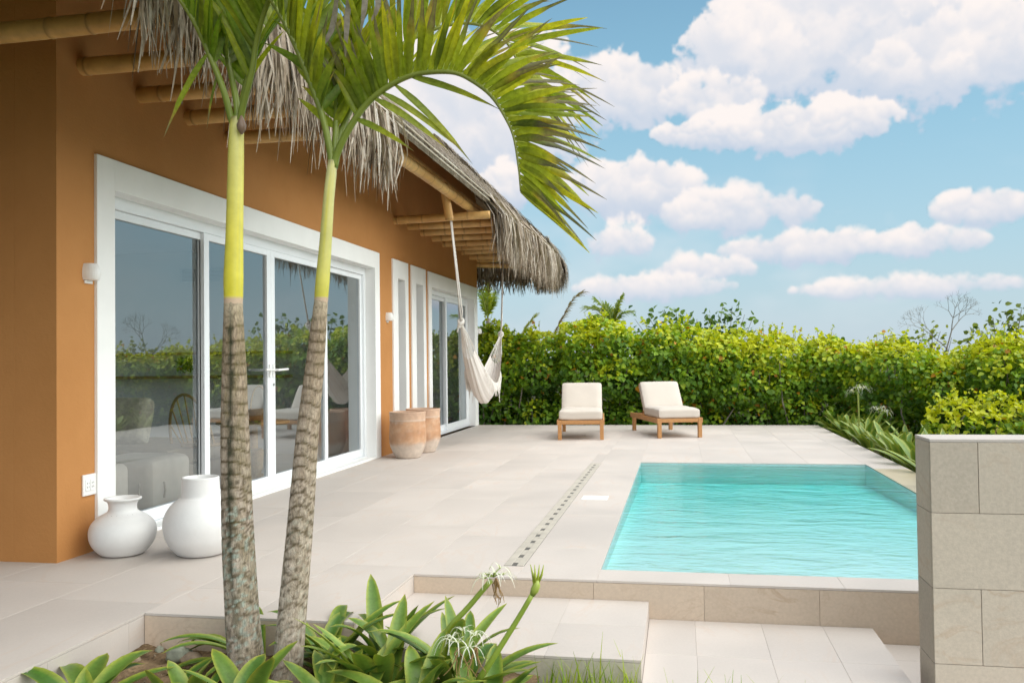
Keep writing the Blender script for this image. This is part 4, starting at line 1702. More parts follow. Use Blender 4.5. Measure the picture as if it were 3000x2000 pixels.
pa = thing('palm_tree', 'left palm with the thicker mossy trunk and yellow green crownshaft', 'palm tree', (1.80, 3.45, -.17), group='young palms in the planting bed')
palm_trunk(pa, [(1.812, 3.45, -.22, .083), (1.803, 3.45, -.124, .076), (1.782, 3.45, .12, .070), (1.764, 3.45, .484, .066), (1.755, 3.45, .85, .059), (1.753, 3.45, 1.126, .051), (1.751, 3.45, 1.30, .043), (1.751, 3.45, 1.415, .0385)], seed=1, lichen=.9)
crownshaft(pa, [(1.751, 3.45, 1.405, .0385), (1.7515, 3.45, 1.44, .0395), (1.752, 3.45, 1.513, .0412), (1.757, 3.45, 1.68, .0365), (1.762, 3.45, 1.865, .0345), (1.767, 3.45, 2.05, .033), (1.770, 3.45, 2.162, .030), (1.771, 3.45, 2.20, .022)], 1, (.62, .55, .03), (.68, .60, .07), (.62, .58, .20))
frond(pa, [(1.764, 3.45, 2.15), (1.745, 3.45, 2.2), (1.723, 3.42, 2.322), (1.669, 3.39, 2.481), (1.637, 3.35, 2.578), (1.593, 3.32, 2.662), (1.50, 3.26, 2.80), (1.38, 3.2, 2.9), (1.2, 3.15, 2.93)], 26, .46, .02, 21, outward=(.6, 0, 1), a_t=.75, a_n=.55, a_s=.4, start=.26, yellow=.25, dry=.1)
frond(pa, [(1.768, 3.46, 2.15), (1.758, 3.47, 2.28), (1.697, 3.51, 2.479), (1.653, 3.55, 2.625), (1.60, 3.6, 2.771), (1.52, 3.67, 2.943), (1.42, 3.75, 3.05)], 24, .46, .021, 22, outward=(.8, 0, .5), a_t=.8, a_n=.5, a_s=.35, start=.3, yellow=.2, dry=.1)
frond(pa, [(1.78, 3.45, 2.15), (1.813, 3.43, 2.25), (1.861, 3.41, 2.37), (1.896, 3.39, 2.5), (1.96, 3.35, 2.621), (2.057, 3.3, 2.742), (2.2, 3.22, 2.83), (2.4, 3.15, 2.84)], 30, .50, .021, 23, outward=(-.7, 0, 1), a_t=.8, a_n=.5, a_s=.4, start=.2, yellow=.28, dry=.1)
frond(pa, [(1.77, 3.47, 2.15), (1.775, 3.5, 2.3), (1.79, 3.58, 2.5), (1.82, 3.7, 2.7), (1.88, 3.85, 2.86), (1.95, 4.05, 2.95)], 26, .48, .021, 24, outward=(0, -1, 1), a_t=.8, a_n=.4, a_s=.6, start=.2, yellow=.22, dry=.1)
rnd_ = random.Random(5)
lf = [c for c in pa.children if c.name.startswith('frond')][0]
leaflet(lf, Vector((1.675, 3.39, 2.46)), Vector((-.42, 0, -.55)), .40, .017, Vector((1, 0, .4)), .0, (.16, .24, .02), (.32, .36, .02), .32, rnd_, .12)
leaflet(lf, Vector((1.71, 3.41, 2.38)), Vector((-.22, 0, -.7)), .24, .008, Vector((1, 0, .4)), .0, (.09, .13, .02), (.14, .16, .02), .4, rnd_, .1)
# withered flower stub at the collar
MB().lathe([(.004, -.05), (.017, -.03), (.02, -.01), (.012, .012), (.003, .03)], 0, 0, 12, cols=[(.20, .13, .09)]*5).build('flower_stub', 'crownshaft', pa, smooth=True, local=True).location = (.012, -.036, 2.335)

pb = thing('palm_tree', 'right palm with the slimmer leaning grey trunk and an arching frond', 'palm tree', (2.0, 3.4, -.17), group='young palms in the planting bed')
palm_trunk(pb, [(1.995, 3.4, -.22, .066), (2.007, 3.4, -.105, .062), (2.032, 3.4, .144, .058), (2.069, 3.4, .5, .053), (2.102, 3.4, .855, .046), (2.135, 3.4, 1.122, .039), (2.155, 3.4, 1.30, .032), (2.167, 3.4, 1.41, .0275)], seed=2, lichen=.25)
crownshaft(pb, [(2.1665, 3.4, 1.40, .0275), (2.169, 3.4, 1.435, .0285), (2.174, 3.4, 1.49, .0288), (2.188, 3.4, 1.639, .0252), (2.203, 3.4, 1.817, .0225), (2.215, 3.4, 1.92, .0215), (2.221, 3.4, 1.98, .018)], 2, (.55, .50, .05), (.58, .54, .15), (.60, .56, .26))
frond(pb, [(2.22, 3.4, 1.95), (2.211, 3.4, 2.019), (2.183, 3.38, 2.172), (2.133, 3.35, 2.331), (2.085, 3.32, 2.463), (2.037, 3.3, 2.566), (1.97, 3.26, 2.68), (1.88, 3.22, 2.76), (1.74, 3.18, 2.80)], 26, .46, .021, 31, outward=(.9, 0, .5), a_t=.62, a_n=.6, a_s=.45, start=.22, yellow=.35, dry=.25)
frond(pb, [(2.225, 3.41, 1.95), (2.225, 3.42, 2.043), (2.222, 3.45, 2.203), (2.217, 3.48, 2.366), (2.22, 3.52, 2.543), (2.24, 3.58, 2.715), (2.30, 3.65, 2.87), (2.40, 3.72, 2.97)], 26, .52, .023, 32, outward=(-.3, -.9, .3), a_t=.8, a_n=.2, a_s=.65, start=.16, yellow=.5, dry=.15)
FA = [(2.225, 3.4, 1.95), (2.235, 3.4, 1.991), (2.285, 3.39, 2.082), (2.368, 3.38, 2.186), (2.462, 3.37, 2.251), (2.568, 3.36, 2.29), (2.666, 3.35, 2.295), (2.761, 3.34, 2.281), (2.836, 3.33, 2.237), (2.905, 3.32, 2.176), (2.961, 3.3, 2.089), (2.998, 3.29, 2.002), (3.017, 3.28, 1.882), (3.024, 3.28, 1.791)]
frond(pb, FA, 52, .43, .0180, 33, outward=(.2, 0, 1), a_t=.42, a_n=.78, a_s=.45, start=.18, droop=.14, yellow=.70, dry=.46, rr=(.016, .0035), endL=.72)
GA = [(2.223, 3.41, 1.95), (2.243, 3.45, 2.115), (2.281, 3.5, 2.247), (2.351, 3.55, 2.391), (2.463, 3.6, 2.51), (2.607, 3.64, 2.583), (2.737, 3.67, 2.604), (2.851, 3.68, 2.561), (2.929, 3.68, 2.465), (2.97, 3.68, 2.331)]
# lower-side leaflets that hang under the arch
af = [c for c in pb.children if c.name.startswith('frond')][-1]
rnd_ = random.Random(8)
for p_, q_, w_ in (((2.41, 3.375, 2.215), (2.72, 3.3, 1.99), .015), ((2.44, 3.375, 2.238), (2.78, 3.3, 1.985), .015), ((2.50, 3.37, 2.262), (2.81, 3.3, 1.95), .016), ((2.57, 3.36, 2.288), (2.93, 3.3, 2.13), .014), ((2.33, 3.385, 2.14), (2.58, 3.3, 1.98), .013)):
    a_, b_ = Vector(p_), Vector(q_)
    leaflet(af, a_, (b_-a_)+Vector((0, 0, .05)), (b_-a_).length, w_, Vector((-.3, .2, 1)), .16, (.17, .23, .03), (.42, .42, .03), .18, rnd_)
frond(pb, GA, 44, .52, .0165, 34, outward=(.3, 0, 1), a_t=.5, a_n=.70, a_s=.5, start=.2, droop=.18, yellow=.66, dry=.46, endL=.8)
# papery old spathes and dead threads in the crown
for k, (a_, b_, c_) in enumerate((((2.27, 3.36, 2.70), (2.24, 3.34, 2.48), (2.13, 3.33, 2.36)), ((2.33, 3.36, 2.75), (2.31, 3.35, 2.55), (2.30, 3.34, 2.30)), ((2.41, 3.36, 2.75), (2.44, 3.35, 2.58), (2.37, 3.34, 2.46)), ((2.38, 3.36, 2.76), (2.385, 3.35, 2.6), (2.36, 3.34, 2.42)))):
    P_ = catmull([a_, b_, c_], 10)
    vv = []
    for i, p_ in enumerate(P_):
        ww = .012*math.sin(math.pi*min(.95, .2+i/11))
        vv += [p_+Vector((-ww, .004*math.sin(i), 0)), p_+Vector((ww, -.004*math.sin(i), 0))]
    MB().add(vv, [(2*i, 2*i+1, 2*i+3, 2*i+2) for i in range(9)], [(.34, .29, .27)]*20).build('dry_spathe', 'palm_leaflet', pb, smooth=True)

# ------------------------------------------------------------------ spider lilies
def lily_leaf(t, base, az_, el0, L, w, bend, c1, c2, rnd, broken=False):
    n = 11
    d = Vector((math.cos(az_), math.sin(az_), 0))
    s = Vector((-d.y, d.x, 0))
    p = base.copy()
    vv, cc = [], []
    e = el0
    for i in range(n):
        u = i/(n-1)
        dirv = d*math.cos(e)+Vector((0, 0, math.sin(e)))
        nrm = -d*math.sin(e)+Vector((0, 0, math.cos(e)))
        ww = w*(.55+.45*min(1, u*2.2))*(1-max(0, (u-.45)/.55)**2.4)**.75+.001
        if broken and i == n-1:
            ww = w*.8
        fold = nrm*ww*(.42*(1-u)+.16)
        vv += [p-s*ww+fold, p-s*ww*.5+fold*.28, p.copy(), p+s*ww*.5+fold*.28, p+s*ww+fold]
        k = .5+.5*math.sin(u*7+az_*3)
        cm = lerp(c1, c2, max(0, min(1, .25+.6*u*k)))
        ce = lerp(cm, (.42, .42, .06), .60+.3*(u > .8))
        if u > .93:
            cm = lerp(cm, (.42, .34, .05), .5)
        cc += [ce, cm, lerp(cm, (.05, .10, .02), .25), cm, ce]
        p = p+dirv*(L/(n-1))
        e -= bend/(n-1)*(1+.8*u)
    ff = []
    for i in range(n-1):
        for k in range(4):
            a = 5*i+k
            ff.append((a, a+1, a+6, a+5))
    MB().add(vv, ff, cc).build('leaf', 'lily_leaf', t, smooth=True)


def lily_clump(x, y, z, n, Lr, wr, label, seed, spread=(0, 6.283), el=(.5, 1.25), tone=0.0, bend=(.3, 1.1), group='spider lilies in the planting bed'):
    t = thing('spider_lily', label, 'lily', (x, y, z), group=group)
    rnd = random.Random(seed)
    for i in range(n):
        a = spread[0]+(spread[1]-spread[0])*(i+rnd.uniform(.0, .9))/n
        k = rnd.random()
        c1 = lerp((.045, .12, .018), (.14, .245, .038), max(0, min(1, k*.8+tone-.1)))
        c2 = lerp((.08, .185, .025), (.23, .33, .055), max(0, min(1, k*.8+tone-.1)))
        b = Vector((x+rnd.uniform(-.05, .05), y+rnd.uniform(-.05, .05), z))
        lily_leaf(t, b, a, rnd.uniform(*el), rnd.uniform(*Lr), rnd.uniform(*wr)*1.1, rnd.uniform(*bend), c1, c2, rnd)
    return t


PI = math.pi
lily_clump(1.76, 3.60, -.16, 13, (.30, .46), (.020, .030), 'dark leaved lily clump spreading behind the left palm trunk', 41, (PI*.55, PI*1.5), (.35, 1.0), -.1, (.6, 1.3))
lily_clump(2.12, 3.60, -.17, 16, (.32, .50), (.022, .034), 'dark leaved lily clump behind the right palm trunk', 42, el=(.4, 1.2), tone=-.1, bend=(.6, 1.4))
lily_clump(2.36, 3.58, -.17, 15, (.32, .48), (.024, .036), 'lily clump with an upright leaf against the edge of the deck', 43, el=(.5, 1.45), tone=.1)
t4 = lily_clump(2.72, 3.42, -.18, 20, (.34, .52), (.024, .036), 'large lily clump with flower stalks in front of the upper step', 44, el=(.45, 1.35), tone=.2)
lily_clump(2.42, 3.34, -.19, 18, (.34, .50), (.026, .038), 'pale leaved lily clump in the middle of the bed', 45, el=(.45, 1.3), tone=.3)
lily_clump(2.30, 3.12, -.19, 14, (.30, .42), (.028, .040), 'front lily clump to the right of both palm trunks', 46, el=(.5, 1.2), tone=.25)
lily_clump(2.62, 3.14, -.19, 16, (.30, .42), (.026, .038), 'front lily clump at the bottom edge below the white flowers', 47, el=(.5, 1.3), tone=.35)
lily_clump(2.88, 3.18, -.20, 12, (.28, .40), (.026, .038), 'rightmost lily clump of the bed next to the grass', 48, el=(.4, 1.2), tone=.3)
t8 = lily_clump(1.97, 3.05, -.19, 9, (.30, .40), (.036, .046), 'broad leaved lily clump in front of the palm trunks', 49, el=(.65, 1.2), tone=.12, bend=(.2, .8))
t9 = lily_clump(1.36, 2.98, -.19, 9, (.30, .40), (.034, .044), 'broad leaved lily clump at the lower left corner of the bed', 50, (PI*.15, PI*1.2), el=(.55, 1.0), tone=.1, bend=(.4, 1.0))
lily_clump(1.70, 3.14, -.19, 4, (.18, .26), (.03, .038), 'small lily with cut leaves on bare soil left of the trunks', 51, el=(1.0, 1.35), tone=.1, bend=(.1, .3))


def flower(parent, c, n, R_, rnd, down=.4, green=True):
    for q in range(n):
        a0 = 2*PI*q/n+rnd.uniform(-.2, .2)
        hub = c+Vector((math.cos(a0), math.sin(a0), rnd.uniform(-.1, .8)))*R_*.38
        MB().tube([c, (c+hub)/2+Vector((0, 0, .006)), hub], [.0035, .003, .0028], 6, cols=[(.30, .38, .08)]*3).build('flower_tube', 'petal', parent)
        for k in range(6):
            a = 2*PI*k/6+rnd.uniform(-.25, .25)
            o_ = Vector((math.cos(a), math.sin(a), rnd.uniform(-.1, .5))).normalized()
            o_ = (o_+(hub-c).normalized()*.6).normalized()
            L = R_*rnd.uniform(.6, .95)
            vv, cc = [], []
            s = o_.cross(Vector((0, 0, 1))).normalized()
            for i in range(7):
                u = i/6
                p_ = hub+o_*L*u*(1-.25*u)+Vector((0, 0, L*(.25*u-down*2.2*u*u)))
                ww = .0035*(1-u*.75)
                vv += [p_-s*ww, p_+s*ww]
                cc += [lerp((.74, .76, .62), (.82, .81, .76), u)]*2
            MB().add(vv, [(2*i, 2*i+1, 2*i+3, 2*i+2) for i in range(6)], cc).build('petal', 'petal', parent)


def withered(parent, c, n, rnd):
    for q in range(n):
        P_ = [c]
        x = Vector((rj(.03), rj(.03), 0))
        for i in range(5):
            P_.append(P_[-1]+Vector((rj(.012), rj(.012), -random.uniform(.012, .03)))+x*.25)
        MB().tube(P_, [.003, .003, .0025, .002, .0015, .001], 5, cols=[(.42, .27, .13)]*6).build('withered_petal', 'petal', parent)


rf_ = random.Random(77)
stl = MB().tube(catmull([(2.66, 3.38, -.05), (2.69, 3.355, .09), (2.785, 3.35, .20), (2.875, 3.35, .305)], 14), list(np.linspace(.013, .0105, 14)), 10, cols=[(.25, .33, .05)]*14).build('flower_stalk', 'crownshaft', t4, smooth=True)
c_ = Vector((2.885, 3.35, .32))
flower(stl, c_, 5, .105, rf_)
withered(stl, c_+Vector((.01, 0, -.005)), 9, rf_)
MB().lathe([(.004, -.03), (.014, -.015), (.012, .005), (.005, .02)], 0, 0, 10, cols=[(.10, .15, .03)]*4).build('bud', 'crownshaft', stl).location = (0, 0, 0)
bpy.data.objects[stl.children[-1].name].location = c_
stl = MB().tube(catmull([(2.84, 3.27, -.05), (2.897, 3.25, .034), (2.998, 3.25, .192), (3.052, 3.25, .282)], 14), list(np.linspace(.0125, .0095, 14)), 10, cols=[(.27, .36, .05)]*14).build('flower_stalk', 'crownshaft', t4, smooth=True)
bd = MB()
bd.tube([(3.052, 3.25, .28), (3.062, 3.25, .30), (3.070, 3.25, .32), (3.073, 3.25, .34)], [.0095, .016, .014, .004], 10, cols=[(.33, .40, .07)]*4)
for dx in (-.022, -.008, .006, .02):
    bd.tube([(3.068+dx*.3, 3.25+rj(.01), .325), (3.072+dx*.8, 3.25+rj(.01), .355), (3.074+dx*1.2, 3.25+rj(.008), .395)], [.0055, .0045, .001], 6, cols=[(.36, .42, .05)]*3)
bd.build('bud', 'crownshaft', stl, smooth=True)
stl = MB().tube(catmull([(2.74, 3.30, -.1), (2.77, 3.24, .02), (2.80, 3.2, .085)], 8), .011, 8, cols=[(.22, .3, .05)]*8).build('flower_stalk', 'crownshaft', t4, smooth=True)
c_ = Vector((2.80, 3.2, .10))
flower(stl, c_, 7, .125, rf_)
withered(stl, c_+Vector((.05, 0, 0)), 6, rf_)
withered(stl, c_+Vector((-.02, 0, -.01)), 4, rf_)

# stones and litter on the bare soil
def rock(x, y, z, sx, sy, sz, mat, label, seed, rz=0):
    m_ = MB()
    vv, ff = [], []
    A, B = 12, 18
    for i in range(A+1):
        th_ = PI*i/A
        for k in range(B):
            ph = 2*PI*k/B
            v_ = Vector((math.sin(th_)*math.cos(ph), math.sin(th_)*math.sin(ph), math.cos(th_)))
            v_ *= 1+.28*noise.noise(v_*1.6+Vector((seed, 0, 0)))+.06*noise.noise(v_*6)
            vv.append((v_.x*sx, v_.y*sy, v_.z*sz))
    for i in range(A):
        for k in range(B):
            k2 = (k+1) % B
            ff.append((i*B+k, (i+1)*B+k, (i+1)*B+k2, i*B+k2))
    o = tag(m_.add(vv, ff).build('rock', mat, None, smooth=True), label, 'rock', 'rocks on the planting bed')
    o.location = (x, y, z)
    o.rotation_euler = (.1, .15, rz)


rock(1.40, 3.60, -.135, .062, .04, .036, 'pebble_stone', 'smooth greenish oval rock beside the lily leaves', 1, .5)
rock(1.47, 3.59, -.15, .05, .04, .03, 'brown_stone', 'brown rock half under the greenish rock', 4, .2)
rock(1.20, 3.56, -.155, .034, .03, .026, 'brown_stone', 'grey brown rock next to the low tiled riser', 7, 1)
rock(1.24, 3.70, -.155, .026, .02, .022, 'pebble_stone', 'small pale rock in the inner corner of the bed', 9, 2)
mb = MB()
for i in range(900):
    x, y = random.uniform(1.16, 2.3), random.uniform(3.0, 3.72)
    s = random.uniform(.002, .009)*(1.6 if random.random() < .08 else 1)
    z = -.155-.02*(x-1.1)-.03*max(0, 3.4-y)+random.uniform(0, .012)
    a = [Vector((rj(1), rj(1), rj(.7))).normalized()*s*random.uniform(.6, 1.2) for _ in range(4)]
    p_ = Vector((x, y, z))
    cg = lerp((.10, .07, .04), (.36, .29, .21), random.random())
    mb.add([p_+q for q in a], [(0, 1, 2), (0, 2, 3), (0, 3, 1), (1, 3, 2)], [cg]*4)
for i in range(60):
    x, y = random.uniform(1.16, 2.0), random.uniform(3.1, 3.72)
    z = -.145-.02*(x-1.1)-.03*max(0, 3.4-y)+random.uniform(0, .012)
    a = random.uniform(0, 6.3)
    L = random.uniform(.02, .07)
    mb.tube([(x, y, z), (x+L*math.cos(a), y+L*math.sin(a), z+rj(.01))], .0016, 4, cols=[(.26, .19, .11)]*2)
tag(stuff(mb.build('soil_litter', 'soil')), 'gravel crumbs and dry twigs scattered on the soil', 'gravel')

# ------------------------------------------------------------------ hedges, shrubs, far trees
LEAF = np.array([[0, 0, 0], [-.36, .16, .05], [-.40, .50, .07], [0, 1.0, -.10], [.40, .50, .07], [.36, .16, .05], [0, .48, -.03]])
LEAF_F = [(0, 6, 2, 1), (0, 5, 4, 6), (6, 3, 2), (6, 4, 3)]


def leaf_mesh(name, P, N, size, C, parent, mat='hedge_leaf', droop=.5, jit=.55, narrow=1.0):
    n = len(P)
    up_ = np.array([0, 0, 1.])
    nr_ = N*.55+up_*.55+rng.normal(0, jit, (n, 3))
    nr_ /= np.linalg.norm(nr_, axis=1)[:, None]
    tip = N*.7-up_*droop+rng.normal(0, .55, (n, 3))
    tip -= nr_*(tip*nr_).sum(1)[:, None]
    tip /= np.linalg.norm(tip, axis=1)[:, None]
    sd = np.cross(tip, nr_)
    T_ = LEAF*np.array([narrow, 1, 1])
    V = P[:, None, :]+size[:, None, None]*(T_[None, :, 0:1]*sd[:, None, :]+T_[None, :, 1:2]*tip[:, None, :]+T_[None, :, 2:3]*nr_[:, None, :])
    V = V.reshape(-1, 3)
    quads = np.array([LEAF_F[0], LEAF_F[1]])
    tris = np.array([LEAF_F[2], LEAF_F[3]])
    off = (np.arange(n)*7)[:, None, None]
    q = (quads[None]+off).reshape(-1)
    tr_ = (tris[None]+off).reshape(-1)
    nq, nt = n*2, n*2
    me = bpy.data.meshes.new(name)
    me.vertices.add(len(V))
    me.vertices.foreach_set('co', V.astype(np.float32).ravel())
    me.loops.add(nq*4+nt*3)
    me.loops.foreach_set('vertex_index', np.concatenate([q, tr_]).astype(np.int32))
    me.polygons.add(nq+nt)
    st_ = np.concatenate([np.arange(nq)*4, nq*4+np.arange(nt)*3]).astype(np.int32)
    me.polygons.foreach_set('loop_start', st_)
    try:
        me.polygons.foreach_set('loop_total', np.concatenate([np.full(nq, 4), np.full(nt, 3)]).astype(np.int32))
    except Exception:
        pass
    me.update(calc_edges=True)
    a = me.color_attributes.new('col', 'FLOAT_COLOR', 'POINT')
    CC = np.ones((n, 7, 4), np.float32)
    CC[:, :, :3] = C[:, None, :]
    a.data.foreach_set('color', CC.ravel())
    me.materials.append(MATS[mat])
    o = stuff(place(name, me, parent))
    return o


def lump_leaves(lumps, density, shell=(.80, 1.06), keep=.78):
    """points on the skin of a union of ellipsoids; lumps = [(cx,cy,cz,rx,ry,rz)]"""
    Ls = np.array(lumps)
    areas = (Ls[:, 3]*Ls[:, 4]+Ls[:, 3]*Ls[:, 5]+Ls[:, 4]*Ls[:, 5])*4.19
    cnt = (areas*density).astype(int)
    idx = np.repeat(np.arange(len(Ls)), cnt)
    n = len(idx)
    d = rng.normal(0, 1, (n, 3))
    d /= np.linalg.norm(d, axis=1)[:, None]
    r = rng.uniform(*shell, n)
    P = Ls[idx, :3]+d*Ls[idx, 3:]*r[:, None]
    N = d/Ls[idx, 3:]
    N /= np.linalg.norm(N, axis=1)[:, None]
    ok = np.ones(n, bool)
    for L in Ls:
        q = np.sqrt((((P-L[:3])/L[3:])**2).sum(1))
        ok &= q > keep
    ok &= P[:, 2] > -.35
    return P[ok], N[ok], idx[ok]


def vnoise(P, sc, seed):
    ph = np.array([[1.3, 2.1, .7], [-.9, 1.7, 1.9], [2.3, -.6, 1.1], [.4, 1.1, -2.0]])
    v = np.zeros(len(P))
    for i, k in enumerate(ph):
        v += np.sin((P@k)*sc*(1+.37*i)+seed*1.7+i*2.1)
    return v/4


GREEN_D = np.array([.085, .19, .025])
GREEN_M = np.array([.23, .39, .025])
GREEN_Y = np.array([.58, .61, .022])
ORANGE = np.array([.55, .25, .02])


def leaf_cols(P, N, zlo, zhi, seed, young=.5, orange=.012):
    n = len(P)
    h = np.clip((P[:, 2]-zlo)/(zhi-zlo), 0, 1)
    t = np.clip(.55*h+.35*np.clip(N[:, 2], -.3, 1)+.40*vnoise(P, 2.6, seed)+rng.normal(0, .20, n)+young-.5, 0, 1)  # leaf tone turns yellower with height and upward facing
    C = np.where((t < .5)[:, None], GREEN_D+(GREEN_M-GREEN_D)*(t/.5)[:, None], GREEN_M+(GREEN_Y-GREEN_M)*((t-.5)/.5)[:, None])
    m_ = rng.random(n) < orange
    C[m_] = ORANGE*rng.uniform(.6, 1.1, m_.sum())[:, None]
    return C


def sprigs(lumps, n, seed, ztop, L=(.12, .3)):
    """young shoots standing out of the hedge top"""
    rnd = random.Random(seed)
    P, N = [], []
    st_ = MB()
    for i in range(n):
        l = rnd.choice(lumps)
        a, e = rnd.uniform(0, 6.28), rnd.uniform(.5, 1.5)
        d = Vector((math.cos(a)*math.cos(e), math.sin(a)*math.cos(e), math.sin(e)))
        b = Vector((l[0]+d.x*l[3], l[1]+d.y*l[4], l[2]+d.z*l[5]))
        if b.z < ztop(b.x)-.45:
            continue
        g_ = (d+Vector((rnd.uniform(-.5, .5), rnd.uniform(-.3, .3), 1.0))).normalized()
        LL = rnd.uniform(*L)
        pts = [b-g_*.05, b+g_*LL*.5, b+g_*LL+Vector((rnd.uniform(-.04, .04), 0, -.02))]
        st_.tube(pts, [.004, .003, .0015], 4, cols=[(.2, .22, .05)]*3, cap=False)
        for k in range(7):
            u = (k+.5)/7
            p_ = pts[0].lerp(pts[1], u*2) if u < .5 else pts[1].lerp(pts[2], u*2-1)
            P.append(p_)
            N.append(Vector((rnd.uniform(-1, 1), rnd.uniform(-1, .3), .2)).normalized())
    return np.array(P), np.array(N), st_


def hedge(name, label, cat, lumps, density, size, seed, ztop, zr, young=.5, nsprig=60, group=None, orange=.012, keep=.78):
    xs_ = [l[0] for l in lumps]
    ys_ = [l[1] for l in lumps]
    t = thing(name, label, cat, (sum(xs_)/len(xs_), sum(ys_)/len(ys_), -.3), group=group)
    P, N, _ = lump_leaves(lumps, density, keep=keep)
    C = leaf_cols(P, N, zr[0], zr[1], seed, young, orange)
    sz = rng.uniform(size[0], size[1], len(P))
    if nsprig:
        P2, N2, st_ = sprigs(lumps, nsprig, seed, ztop)
        if len(P2):
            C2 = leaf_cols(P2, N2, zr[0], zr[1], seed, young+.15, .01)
            P, N, C = np.vstack([P, P2]), np.vstack([N, N2]), np.vstack([C, C2])
            sz = np.concatenate([sz, rng.uniform(size[0]*.6, size[1]*.8, len(P2))])
            stuff(st_.build('shoot', 'grass', t))
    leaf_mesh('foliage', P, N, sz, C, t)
    # woody stems inside
    rnd = random.Random(seed)
    for l in lumps[::3]:
        b = Vector((l[0]+rnd.uniform(-.2, .2), l[1]+rnd.uniform(-.3, .1), -.35))
        e = Vector((l[0]+rnd.uniform(-.4, .4), l[1]+rnd.uniform(-.4, .2), l[2]+l[5]*.5))
        MB().tube([b, b.lerp(e, .5)+Vector((rnd.uniform(-.15, .15), rnd.uniform(-.15, .15), 0)), e], [.016, .012, .006], 5).build('stem', 'bark_grey', t)
    print(name, len(P))
    return t


def prof(x):
    return float(np.interp(x, [-3, -.1, .7, 1.5, 2.3, 3.1, 3.9, 4.7, 6.2, 7.6, 9.3, 13], [1.9, 1.92, 1.80, 1.93, 1.82, 1.66, 1.62, 1.46, 1.38, 1.30, 1.36, 1.5]))


def make_lumps(x0, x1, n, yf, seed, top=prof, depth=1.6):
    rnd = random.Random(seed)
    L = []
    for i in range(n):
        x = x0+(x1-x0)*(i+rnd.uniform(.1, .9))/n
        y0 = yf(x)
        h = top(x)*rnd.uniform(.84, 1.07)
        for q in range(2):
            rs_ = rnd.uniform(.16, .30)
            L.append((x+rnd.uniform(-.4, .4), y0+rnd.uniform(.25, .9), h-rs_*.7+rnd.uniform(-.16, .05), rs_*1.2, rs_, rs_))
        # top, middle, foot
        rz = rnd.uniform(.30, .46)
        L.append((x, y0+rnd.uniform(.35, .8), h-rz, rnd.uniform(.45, .7), rnd.uniform(.5, .75), rz))
        L.append((x+rnd.uniform(-.3, .3), y0+rnd.uniform(.2, .5), h*.52+rnd.uniform(-.15, .1), rnd.uniform(.38, .6), rnd.uniform(.35, .55), rnd.uniform(.32, .46)))
        if rnd.random() < .9:
            L.append((x+rnd.uniform(-.3, .3), y0+rnd.uniform(.3, .6), rnd.uniform(-.05, .25), rnd.uniform(.35, .55), rnd.uniform(.35, .5), rnd.uniform(.28, .40)))
        L.append((x+rnd.uniform(-.3, .3), y0+depth, h-.15-rnd.uniform(.3, .45), .7, .7, .4))
        L.append((x+rnd.uniform(-.3, .3), y0+depth*.85, .35, .65, .4, .55))
    return L


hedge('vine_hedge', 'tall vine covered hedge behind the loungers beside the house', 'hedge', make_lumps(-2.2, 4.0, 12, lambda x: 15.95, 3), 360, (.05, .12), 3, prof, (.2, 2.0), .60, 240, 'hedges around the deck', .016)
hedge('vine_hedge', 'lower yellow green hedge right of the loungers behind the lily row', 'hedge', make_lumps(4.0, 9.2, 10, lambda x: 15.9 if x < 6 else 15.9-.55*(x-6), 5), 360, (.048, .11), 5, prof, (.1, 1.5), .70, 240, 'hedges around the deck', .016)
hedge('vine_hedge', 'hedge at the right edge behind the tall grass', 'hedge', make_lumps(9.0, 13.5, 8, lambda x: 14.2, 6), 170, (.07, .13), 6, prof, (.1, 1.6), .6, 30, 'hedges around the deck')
# bright low shrub in front of the right hedge
rnd = random.Random(12)
L_ = [(7.15+.2*i+rnd.uniform(-.1, .1), 12.6+rnd.uniform(-.3, .5), .10+rnd.uniform(-.1, .22)+.03*i, rnd.uniform(.28, .42), rnd.uniform(.3, .45), rnd.uniform(.26, .38)) for i in range(9)]
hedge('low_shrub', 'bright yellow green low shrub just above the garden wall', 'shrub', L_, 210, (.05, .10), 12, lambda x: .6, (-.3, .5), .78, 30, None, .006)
# hedge running along the far side of the garden, mirrored in the glass
def make_side(seed):
    rnd = random.Random(seed)
    L = []
    for i in range(14):
        y = 12.5-1.0*i
        h = 1.75+rnd.uniform(-.15, .2)
        L.append((10.9+rnd.uniform(-.2, .2), y, h-.5, .8, .8, .5))
        L.append((10.6+rnd.uniform(-.2, .2), y+.4, .5, .6, .7, .6))
    return L
hedge('vine_hedge', 'hedge along the garden side seen only as a reflection in the doors', 'hedge', make_side(4), 70, (.08, .15), 14, lambda x: 1.7, (.1, 1.8), .5, 0, 'hedges around the deck')

